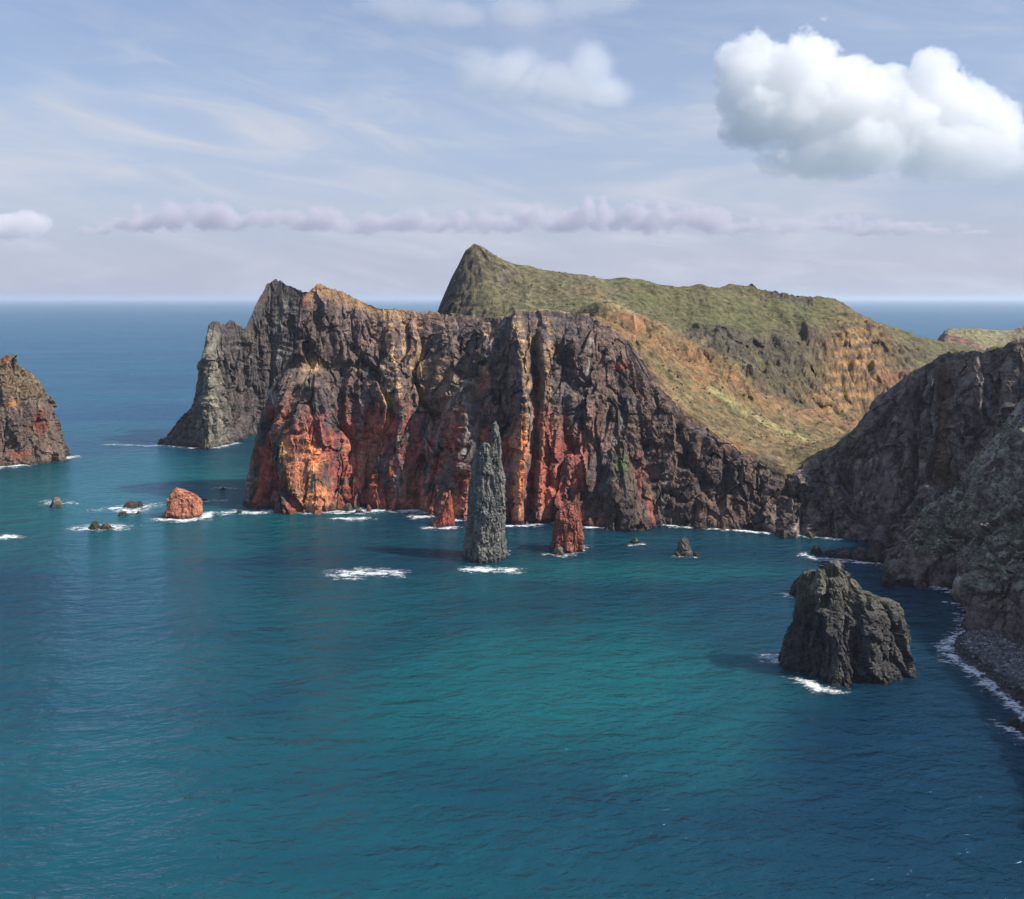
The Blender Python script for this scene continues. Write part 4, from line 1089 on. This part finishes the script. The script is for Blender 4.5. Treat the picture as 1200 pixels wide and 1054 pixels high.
BL = (0.055, 0.047, 0.043); BR = (0.10, 0.075, 0.06); RD = (0.25, 0.085, 0.055); GY = (0.15, 0.135, 0.115)
def build_rocks():
    R = make_rock
    R(66, 594, 13, 11, GY, (0.24, 0.19, 0.12), 'lone tawny rock in foam, farthest left of the small rocks', 41.1)
    R(111, 620, 13, 9, BL, BR, 'dark half of the twin rocks awash below the red islet', 41.7)
    R(124, 620, 14, 6, BR, (0.17, 0.11, 0.08), 'low brown half of the twin rocks awash below the red islet', 42.3)
    R(153, 595, 16, 6, BL, BR, 'low rock at the back of the foam patch left of the red islet', 42.9)
    R(163, 594, 10, 6, BL, GY, 'dark rock at the right of the foam patch left of the red islet', 43.1)
    R(144, 604, 11, 4, BL, BR, 'flat dark rock at the front of the foam patch left of the red islet', 43.6)
    R(162, 602.5, 6, 2.5, BL, BR, 'tiny dark rock at the front right of the foam patch', 44.1)
    R(240, 587, 5, 2.5, BL, BR, 'tiny dark rock just right behind the red islet', 44.6)
    R(261, 574, 6, 2.5, BL, BR, 'tiny dark rock in the channel behind the red islet', 44.9)
    R(280, 602, 8, 3, BL, BR, 'low rock in the foam under the left end of the cliff', 45.3)
    R(189, 520, 8, 5, BL, BR, 'black rock at the left tip of the far jagged headland', 45.7)
    R(388, 599, 12, 8, BR, RD, 'brown boulder at the foot of the orange buttress', 46.1)
    R(397, 598, 6, 16, RD, (0.32, 0.15, 0.09), 'upright reddish boulder standing at the foot of the alcove', 46.5, 0.9)
    R(408, 599, 13, 8, BR, GY, 'grey-brown boulder in the surf beneath the alcove', 46.9)
    R(421, 601, 9, 4, BR, RD, 'low brown rock in the surf beneath the dark red wall', 47.2)
    R(432, 600, 6, 8, RD, (0.30, 0.12, 0.08), 'small upright red rock in the surf under the dark wall', 47.5)
    R(598, 608, 10, 7, RD, (0.30, 0.11, 0.07), 'red boulder at the foot of the cliff right of the needle', 47.9)
    R(611, 609, 8, 6, RD, (0.28, 0.09, 0.06), 'smaller red boulder beside another below the orange streak', 48.2)
    R(640, 611, 18, 9, BR, RD, 'brown boulder at the cliff foot left of the red stack', 48.6)
    R(626, 610, 12, 6, BR, GY, 'low brown boulder between red boulders at the cliff foot', 48.9)
    R(692, 617, 14, 9, BR, RD, 'rounded boulder at the cliff foot just right of the red stack', 49.2)
    R(704, 617, 16, 10, RD, (0.22, 0.12, 0.09), 'large reddish boulder beside the grey pyramid', 49.6)
    R(698, 610, 12, 8, BR, GY, 'boulder half hidden behind those right of the red stack', 49.9)
    R(713, 612, 12, 11, BL, BR, 'dark boulder leaning on the grey pyramid', 50.2)
    R(655, 650, 14, 8, GY, (0.22, 0.2, 0.17), 'grey rock at the front foot of the red stack', 50.6)
    R(744, 637, 10, 6, BL, GY, 'small dark rock offshore of the grey pyramid', 50.9)
    R(801, 651, 19, 20, (0.10, 0.09, 0.08), GY, 'knobby dark rock alone in the calm water of the bay', 51.3, 0.9)
    R(815, 651, 10, 4, BL, BR, 'low rock touching the knobby dark rock in the bay', 51.6)
    R(957, 650, 13, 10, BL, BR, 'black rock at the outer end of the reef under the shaded cliff', 52.0)
    R(973, 651, 16, 6, BL, BR, 'second rock of the reef under the shaded cliff', 52.4)
    R(990, 653, 18, 9, BR, (0.13, 0.09, 0.075), 'brown rock in the middle of the reef under the shaded cliff', 52.8)
    R(1008, 655, 20, 12, BR, (0.13, 0.09, 0.075), 'brown rock near the land end of the reef under the shaded cliff', 53.2)
    R(1025, 657, 20, 15, BR, (0.12, 0.09, 0.08), 'big rock where the reef meets the near slope', 53.5)
    R(1040, 686, 18, 12, BL, BR, 'dark rock at the outer corner of the near slope', 53.9)
    R(1190, 851, 17, 9, BL, (0.07, 0.06, 0.055), 'black rock off the pebble beach by the right edge', 54.3)
    R(1205, 858, 22, 12, BL, (0.07, 0.06, 0.055), 'black rock cut by the right edge below the pebble beach', 54.7)
    R(1155, 810, 6, 2.5, BL, BR, 'tiny black rock in the surf along the pebble beach', 55.0)
build_rocks()

# ------------------------------------------------------------------ pebble beach
def build_beach():
    sh = [(1133, 741), (1122, 748), (1117, 757), (1122, 768), (1138, 780), (1155, 792), (1172, 806), (1190, 820), (1210, 838), (1235, 862)]
    bk = [(1150, 741), (1155, 745), (1162, 750), (1175, 753), (1190, 757), (1205, 761), (1220, 766), (1240, 774), (1262, 784), (1290, 800)]
    a = np.array([at(x, y, sea_d(y)) for x, y in sh]); b = np.array([at(x, y, sea_d(y)) for x, y in bk])
    und = a.copy(); und[:, 0] -= 4; und[:, 1] -= 2; und[:, 2] = -1.2
    b = b.copy(); b[:, 2] = 3.2; b[:, 0] += 5
    m = a * .55 + b * .45; m[:, 2] = 2.3
    P = loft([und, a + [0, 0, .1], m, b], 160, [8, 40, 40], smooth=4)
    P[..., 2] += .25 * fbm(P, 3, 3, 3, 4, .6, 61.0)
    n = fbm(P, 2, 2, 2, 3, .6, 61.5)
    wet = sstep(P[..., 2], 1.5, 0.6)[..., None]
    col = (np.array([0.19, 0.185, 0.18]) * (1 + .5 * n[..., None])) * (1 - .7 * wet)
    structure(mesh_from_grid('beach', P, np.clip(col, 0, 1), M_ROCK), 'dark shingle beach at the foot of the near slope')
    rng = np.random.RandomState(5)
    # one rounded cobble, thousands laid by hand of chance
    ico_v = []
    t = (1 + 5 ** .5) / 2
    ico_v = np.array([(-1, t, 0), (1, t, 0), (-1, -t, 0), (1, -t, 0), (0, -1, t), (0, 1, t), (0, -1, -t), (0, 1, -t), (t, 0, -1), (t, 0, 1), (-t, 0, -1), (-t, 0, 1)], float); ico_v /= np.linalg.norm(ico_v[0])
    ico_f = np.array([(0, 11, 5), (0, 5, 1), (0, 1, 7), (0, 7, 10), (0, 10, 11), (1, 5, 9), (5, 11, 4), (11, 10, 2), (10, 7, 6), (7, 1, 8), (3, 9, 4), (3, 4, 2), (3, 2, 6), (3, 6, 8), (3, 8, 9), (4, 9, 5), (2, 4, 11), (6, 2, 10), (8, 6, 7), (9, 8, 1)])
    N = 7000
    flat = P[6:].reshape(-1, 3)
    pick = flat[rng.randint(0, len(flat), N)] + rng.normal(0, .35, (N, 3)) * [1, 1, .1]
    size = np.clip(rng.lognormal(-1.25, .45, N), .12, 1.1)
    sc = size[:, None] * rng.uniform(.7, 1.3, (N, 3)) * [1, 1, .65]
    ang = rng.uniform(0, 6.28, N); ca, sa = np.cos(ang), np.sin(ang)
    v = ico_v[None] * (1 + rng.normal(0, .10, (N, 12, 1))) * sc[:, None]
    vx = v[..., 0] * ca[:, None] - v[..., 1] * sa[:, None]; vy = v[..., 0] * sa[:, None] + v[..., 1] * ca[:, None]
    V = np.stack([vx, vy, v[..., 2]], -1) + pick[:, None]
    Fc = (ico_f[None] + (np.arange(N) * 12)[:, None, None]).reshape(-1, 3)
    g = np.clip(rng.lognormal(-1.6, .5, N), .05, .6)
    cc = g[:, None] * np.array([1.0, .97, .95]) * (1 - .65 * sstep(pick[:, 2], 1.4, .5))[:, None]
    o = mesh_raw('pebbles', V.reshape(-1, 3), Fc, np.repeat(cc, 12, 0), M_ROCK)
    tag(o, 'grey pebbles and cobbles covering the small dark beach', 'pebbles', kind='stuff')
build_beach()

# ------------------------------------------------------------------ low scrub and loose stones on the slopes
def build_scrub():
    t = (1 + 5 ** .5) / 2
    iv = np.array([(-1, t, 0), (1, t, 0), (-1, -t, 0), (1, -t, 0), (0, -1, t), (0, 1, t), (0, -1, -t), (0, 1, -t), (t, 0, -1), (t, 0, 1), (-t, 0, -1), (-t, 0, 1)], float); iv /= np.linalg.norm(iv[0])
    jf = np.array([(0, 11, 5), (0, 5, 1), (0, 1, 7), (0, 7, 10), (0, 10, 11), (1, 5, 9), (5, 11, 4), (11, 10, 2), (10, 7, 6), (7, 1, 8), (3, 9, 4), (3, 4, 2), (3, 2, 6), (3, 6, 8), (3, 8, 9), (4, 9, 5), (2, 4, 11), (6, 2, 10), (8, 6, 7), (9, 8, 1)])
    rng = np.random.RandomState(11)
    def scatter(name, P, N, count, smin, smax, greens, label, zmin):
        fl = P.reshape(-1, 3); nz = N[..., 2].reshape(-1)
        px, py = proj(fl)
        clump = fbm(fl, 18, 18, 18, 3, .55, 81.0)
        ok = np.where((nz > 0.45) & (fl[:, 2] > zmin) & (clump + rng.normal(0, .25, len(fl)) > 0.12) & (px > 420) & (px < 1330))[0]
        pk = fl[rng.choice(ok, count)] + rng.normal(0, .6, (count, 3)) * [1, 1, 0]
        sz = np.clip(rng.lognormal(math.log((smin + smax) / 2.6), .45, count), smin, smax)
        v = iv[None] * (1 + rng.normal(0, .22, (count, 12, 1))) * (sz[:, None] * rng.uniform(.7, 1.3, (count, 3)) * [1, 1, .7])[:, None]
        V = v + pk[:, None]
        Fc = (jf[None] + (np.arange(count) * 12)[:, None, None]).reshape(-1, 3)
        g = np.array(greens)[rng.randint(0, len(greens), count)] * rng.uniform(.7, 1.25, (count, 1))
        o = mesh_raw(name, V.reshape(-1, 3), Fc, np.repeat(g, 12, 0), M_ROCK)
        tag(o, label, 'scrub', kind='stuff')
    scatter('hill_scrub', HILL_P, HILL_N, 9000, .25, .95, [(.075, .082, .036), (.10, .10, .048), (.12, .10, .055), (.16, .13, .09), (.20, .17, .12), (.10, .085, .06)], 'low dark scrub and loose stones scattered over the grassy hills', 8)
    scatter('slope_scrub', SLOPE_P, SLOPE_N, 6000, .22, .8, [(.17, .20, .11), (.20, .21, .13), (.25, .23, .18), (.30, .27, .22), (.15, .16, .09)], 'low sage scrub and stones on the shaded slope above the beach', 10)
build_scrub()

# ------------------------------------------------------------------ foam
def foam_patch(pts, wid, strength=1.0, label=None, seed=0.0):
    """white water lying along a line of (px, py) points on the sea; wid in metres"""
    p = np.array([at(x, y, sea_d(y))[:2] for x, y in pts]) if len(pts) > 1 else None
    wid = wid * 1.75
    lo = p.min(0) - wid * 2.2; hi = p.max(0) + wid * 2.2
    step = max(0.35, min(1.0, wid / 9))
    gx = np.arange(lo[0], hi[0], step); gy = np.arange(lo[1], hi[1], step)
    X, Y = np.meshgrid(gx, gy)
    d = np.full(X.shape, 1e9)
    for a, b in zip(p[:-1], p[1:]):
        e = b - a; L = max((e ** 2).sum(), 1e-6)
        t = np.clip(((X - a[0]) * e[0] + (Y - a[1]) * e[1]) / L, 0, 1)
        d = np.minimum(d, np.hypot(X - a[0] - t * e[0], Y - a[1] - t * e[1]))
    P = np.stack([X, Y, 0 * X], -1)
    n = fbm(P, wid * 1.1, wid * .8, 5, 3, .55, 70 + seed)
    cov = np.clip(1.0 - (d / wid) ** 0.8 + .5 * n, 0, 1) * strength
    P[..., 2] = 0.10 + 0.55 * cov * np.clip(.5 + fbm(P, 1.6, 1.6, 3, 2, .5, 71 + seed), 0, 1)
    idx = np.arange(X.size).reshape(X.shape)
    keep = (cov[:-1, :-1] + cov[1:, :-1] + cov[:-1, 1:] + cov[1:, 1:]) > 0.25
    q = np.stack([idx[:-1, :-1], idx[:-1, 1:], idx[1:, 1:], idx[1:, :-1]], -1)[keep]
    if not len(q):
        return
    used = np.unique(q); mp = np.full(X.size, -1); mp[used] = np.arange(len(used))
    V = P.reshape(-1, 3)[used]
    o = mesh_raw('sea_foam', V, mp[q], None, M_FOAM)
    a_ = o.data.attributes.new('cover', 'FLOAT', 'POINT')
    a_.data.foreach_set('value', cov.reshape(-1)[used].astype(np.float32))
    o['kind'] = 'stuff'
    o['category'] = 'foam'
    o['label'] = label or 'white surf along the foot of the cliff'

def build_foam():
    f = foam_patch
    f([(405, 673), (425, 672), (455, 673)], 6.5, 1.0, 'patch of white water over a hidden reef, left of the needle front', 1)
    f([(552, 669), (580, 667), (600, 669)], 4.8, 1.0, 'patch of white water in front of the needle stack', 2)
    f([(-10, 631), (10, 630)], 6, .95, 'white water at the left edge below the island', 3)
    f([(96, 620), (118, 618), (140, 619)], 7, .85, 'foam round the twin rocks awash', 4)
    f([(138, 596), (155, 600), (172, 594)], 8, .9, 'foam round the cluster of low dark rocks', 5)
    f([(55, 588), (66, 592), (78, 590)], 5, .7, 'foam round the lone tawny rock', 6)
    f([(190, 609), (215, 611), (240, 607), (246, 602)], 4.5, .95, 'foam at the foot of the orange-red islet', 7)
    f([(255, 572), (275, 573)], 3, .7, 'thin foam in the channel behind the islet', 8)
    f([(240, 588), (260, 587)], 3.5, .7, 'thin foam right behind the islet', 9)
    f([(270, 601), (300, 601), (318, 600), (345, 599)], 5.5, .95, 'foam under the left end of the cliff', 10)
    f([(372, 597), (395, 600), (420, 600), (450, 599), (480, 599), (505, 600)], 5.5, 1.0, 'surf line along the dark red wall', 11)
    f([(395, 608), (412, 609), (430, 608)], 4.5, .85, 'foam patch just off the dark red wall', 12)
    f([(488, 606), (505, 605), (515, 602)], 5, .9, 'foam left behind the red pinnacle', 13)
    f([(501, 619), (517, 620), (532, 619)], 3, 1.0, 'foam at the foot of the red pinnacle', 14)
    f([(534, 610), (548, 609)], 4, .9, 'foam between the pinnacle and the needle', 15)
    f([(592, 608), (615, 611), (645, 612)], 4, .95, 'surf right of the needle at the cliff foot', 16)
    f([(592, 617), (620, 617), (632, 615)], 3, .8, 'loose foam line right of the needle', 17)
    f([(543, 655), (565, 658), (585, 653), (594, 645)], 2.2, .75, 'thin foam round the foot of the needle', 18)
    f([(642, 650), (660, 652), (675, 648), (686, 640)], 2.6, .75, 'thin foam round the foot of the red stack', 19)
    f([(682, 618), (705, 619), (720, 618)], 3, .9, 'surf right of the red stack', 20)
    f([(740, 640), (752, 638)], 2.2, .7, 'foam by the small rock off the grey pyramid', 21)
    f([(742, 620), (756, 620)], 2.5, .8, 'foam right of the grey pyramid', 22)
    f([(770, 615), (800, 618), (830, 620), (862, 622), (895, 625), (925, 628), (960, 630), (985, 633)], 2.6, .9, 'long white surf line along the inner bay', 23)
    f([(790, 652), (812, 653)], 2.2, .6, 'foam round the knobby dark rock', 24)
    f([(942, 650), (955, 655), (975, 656), (1000, 659), (1030, 662)], 3.2, .85, 'surf along the reef under the shaded cliff', 25)
    f([(920, 697), (935, 699)], 2.5, .85, 'foam left of the rock behind the foreground stack', 26)
    f([(898, 772), (912, 775), (932, 780), (950, 778)], 3.6, .95, 'foam at the left foot of the foreground stack', 27)
    f([(930, 796), (944, 800), (960, 808), (984, 811)], 2.8, .9, 'foam at the front foot of the foreground stack', 28)
    f([(1100, 690), (1118, 694), (1134, 700)], 3, .95, 'breaking wave in the little cove', 29)
    f([(1108, 706), (1122, 708), (1136, 708)], 2, .7, 'second wave in the little cove', 30)
    f([(1134, 740), (1116, 748), (1110, 760), (1117, 772), (1134, 785), (1152, 798), (1170, 812), (1190, 828), (1215, 850)], 3.6, .9, 'surf along the pebble beach', 31)
    f([(1172, 852), (1188, 858), (1205, 868)], 3.5, .75, 'foam round the black rocks by the right edge', 32)
    f([(70, 538), (85, 536)], 7, .95, 'foam at the right foot of the left island', 33)
    f([(-15, 549), (12, 547), (28, 545)], 7, .95, 'foam at the front foot of the left island', 34)
    f([(183, 522), (200, 523), (225, 525), (255, 525), (276, 520)], 4.5, .8, 'surf along the far jagged headland', 35)
    f([(345, 600), (362, 601), (378, 600)], 4, .95, 'surf at the foot of the orange buttress', 37)
    f([(505, 603), (530, 607), (548, 609)], 3.5, .8, 'surf behind the red pinnacle', 38)
    f([(645, 613), (668, 616), (690, 618)], 3, .8, 'surf behind the red stack', 39)
    f([(1130, 712), (1128, 728), (1130, 744)], 3, .7, 'surf under the near slope', 40)
    f([(128, 521), (150, 522), (175, 523)], 4, .6, 'thin foam streak left of the far headland', 36)
build_foam()

# ------------------------------------------------------------------ clouds (real volumes of air and droplets)
def cloud_material(name, dens, tint=(0.985, 0.985, 0.99)):
    m = bpy.data.materials.new(name)
    m.use_nodes = True
    n = NT(m.node_tree)
    at_ = n.new('ShaderNodeAttribute', attribute_name='density').outputs['Fac']
    v = n.new('ShaderNodeVolumePrincipled')
    v.inputs['Color'].default_value = (*tint, 1)
    v.inputs['Anisotropy'].default_value = 0.0
    v.inputs['Density Attribute'].default_value = ''
    n.put(v.inputs['Density'], n.math('MULTIPLY', at_, dens))
    out = n.new('ShaderNodeOutputMaterial')
    n.l.new(v.outputs[0], out.inputs['Volume'])
    return m

def cloud(name, d, puffs, res, nscale, namp, dens, label, thick=1.0, soft=0.25, base=None, tint=(0.985, 0.985, 0.99), seed=0.0):
    """puffs: (px, py, rx, ry) as seen from the viewpoint, at distance d"""
    k = d / F
    C0 = np.array([[(p[0] - 600) * k, d + (p[4] if len(p) > 4 else 0) * k, H - (p[1] - HOR) * k] for p in puffs])
    R = np.array([[p[2] * k, max(p[2], p[3]) * k * thick, p[3] * k] for p in puffs])
    lo = (C0 - R * 1.35).min(0); hi = (C0 + R * 1.35).max(0)
    org = np.array([(lo[0] + hi[0]) / 2, (lo[1] + hi[1]) / 2, lo[2]])
    lo, hi, C0 = lo - org, hi - org, C0 - org
    g = bpy.data.node_groups.new(name, 'GeometryNodeTree')
    g.interface.new_socket('Geometry', in_out='OUTPUT', socket_type='NodeSocketGeometry')
    n = NT(g)
    pos = n.new('GeometryNodeInputPosition').outputs[0]
    nz = n.new('ShaderNodeTexNoise')
    n.put(nz.inputs['Vector'], n.vmath('ADD', pos, (seed * 1000.0, seed * 300, 0)))
    nz.inputs['Scale'].default_value = 1.0 / nscale
    nz.inputs['Detail'].default_value = 8
    nz.inputs['Roughness'].default_value = 0.68
    nz2 = n.new('ShaderNodeTexNoise')
    n.put(nz2.inputs['Vector'], n.vmath('ADD', pos, (0, seed * 500.0, 900)))
    nz2.inputs['Scale'].default_value = 0.33 / nscale
    nz2.inputs['Detail'].default_value = 2
    f = None
    for c, r in zip(C0, R):
        q = n.vmath('DIVIDE', n.vmath('SUBTRACT', pos, tuple(c)), tuple(r))
        ln = n.new('ShaderNodeVectorMath', operation='LENGTH'); n.put(ln.inputs[0], q)
        v = n.math('SUBTRACT', 1.0, ln.outputs['Value'])
        f = v if f is None else n.math('SMOOTH_MAX', f, v, 0.12)
    f = n.math('ADD', f, n.math('MULTIPLY', n.math('SUBTRACT', nz.outputs[0], 0.52), namp))
    f = n.math('ADD', f, n.math('MULTIPLY', n.math('SUBTRACT', nz2.outputs[0], 0.52), namp * 0.8))
    den = n.ramp(f, 0.0, soft)
    if base is not None:        # lower part dissolves softly
        z0 = H - (base[0] - HOR) * k - org[2]; z1 = H - (base[1] - HOR) * k - org[2]
        den = n.math('MULTIPLY', den, n.ramp(n.sep(pos)[2], z0, z1))
    vc = n.new('GeometryNodeVolumeCube')
    n.put(vc.inputs['Density'], den)
    vc.inputs['Background'].default_value = 0.0
    vc.inputs['Min'].default_value = tuple(lo); vc.inputs['Max'].default_value = tuple(hi)
    vc.inputs['Resolution X'].default_value, vc.inputs['Resolution Y'].default_value, vc.inputs['Resolution Z'].default_value = res
    sm = n.new('GeometryNodeSetMaterial')
    n.l.new(vc.outputs[0], sm.inputs[0])
    mat = cloud_material(name + '_vapour', dens, tint)
    sm.inputs['Material'].default_value = mat
    go = n.new('NodeGroupOutput')
    n.l.new(sm.outputs[0], go.inputs[0])
    me = bpy.data.meshes.new(name)
    o = bpy.data.objects.new(name, me)
    me.materials.append(mat)
    C.objects.link(o)
    o.location = org
    md = o.modifiers.new('vapour', 'NODES'); md.node_group = g
    tag(o, label, 'cloud', kind='stuff')
    return o

def build_clouds():
    cloud('cumulus_cloud', 6000, [(888, 88, 48, 50), (935, 80, 60, 52), (985, 100, 42, 42), (925, 125, 75, 50), (1000, 140, 62, 50), (1040, 118, 30, 34), (1087, 92, 26, 36, -10), (1098, 122, 46, 46), (1060, 152, 60, 48),
                                  (1128, 138, 42, 42), (1160, 160, 44, 34), (1195, 172, 44, 30), (1245, 180, 50, 30), (1010, 180, 90, 36), (1110, 180, 90, 38), (1200, 196, 70, 26), (1260, 190, 60, 34), (955, 165, 60, 30), (1040, 150, 70, 50), (1045, 106, 32, 32), (1065, 124, 48, 38), (1132, 122, 32, 32), (1168, 148, 34, 28), (895, 148, 50, 36), (870, 118, 30, 34), (985, 188, 110, 24), (1120, 196, 110, 22), (1085, 74, 16, 18), (960, 58, 30, 22)],
          (460, 110, 200), 230, 1.8, 0.0076, 'big bright white cumulus cloud in the upper right of the sky', 0.8, 0.06, base=(238, 124), tint=(1.0, 0.995, 0.985))
    rb = random.Random(9)
    bank, x = [], 92.0
    while x < 1165:
        hgt = float(np.interp(x, [92, 140, 185, 230, 300, 345, 400, 520, 640, 735, 770, 825, 870, 1000, 1060, 1165], [5, 12, 20, 21, 19, 20, 13, 15, 16, 22, 16, 19, 11, 11, 8, 4]))
        ry = hgt * rb.uniform(0.5, 1.15)
        bank.append((x, 277 - ry - rb.uniform(0, 0.5) * hgt, rb.uniform(8, 20), ry, rb.uniform(-12, 12)))
        x += rb.uniform(7, 14)
    cloud('cloud_bank', 14000, bank,
          (760, 44, 70), 150, 1.7, 0.0036, 'long low lavender cloud bank above the horizon', 1.2, 0.40, tint=(0.80, 0.755, 0.82), seed=2.0)
    cloud('small_cloud', 14000, [(8, 266, 34, 16), (35, 262, 26, 18), (-30, 268, 40, 14)], (120, 50, 60), 220, 1.4, 0.003, 'small pinkish cloud low at the left edge of the sky', 1.2, 0.3, tint=(0.95, 0.92, 0.94), seed=3.0)
    cloud('grey_cloud', 7000, [(690, 85, 34, 40), (660, 105, 50, 34), (600, 95, 50, 40), (560, 90, 40, 40), (710, 110, 40, 26)], (150, 60, 70), 300, 1.5, 0.0026, 'faint grey-white puff of cloud left of the bright cumulus', 1.0, 0.6, tint=(0.97, 0.97, 0.975), seed=4.0)
    cloud('wispy_cloud', 7000, [(470, 8, 70, 14), (540, 18, 60, 18), (610, 14, 70, 22), (690, 4, 80, 18)], (160, 60, 50), 300, 1.6, 0.0024, 'thin grey wisp of cloud at the top of the sky', 1.0, 0.6, tint=(0.80, 0.80, 0.84), seed=5.0)
build_clouds()

# ------------------------------------------------------------------ sea haze
def build_haze():
    s_, z0, z1 = 112000.0, -31.5, 230.0
    V = np.array([(x, y, z) for z in (z0, z1) for (x, y) in ((-s_, -s_), (s_, -s_), (s_, s_), (-s_, s_))], float)
    Fc = np.array([(0, 3, 2, 1), (4, 5, 6, 7), (0, 1, 5, 4), (1, 2, 6, 5), (2, 3, 7, 6), (3, 0, 4, 7)])
    m = bpy.data.materials.new('sea_haze'); m.use_nodes = True
    n = NT(m.node_tree)
    v = n.new('ShaderNodeVolumePrincipled')
    v.inputs['Color'].default_value = (0.84, 0.90, 1.0, 1)
    v.inputs['Density'].default_value = 0.000033
    v.inputs['Anisotropy'].default_value = 0.2
    out = n.new('ShaderNodeOutputMaterial'); n.l.new(v.outputs[0], out.inputs['Volume'])
    o = mesh_raw('haze', V, Fc, None, m)
    o['kind'] = 'stuff'; o['label'] = 'pale blue sea haze over the whole bay'; o['category'] = 'haze'
build_haze()
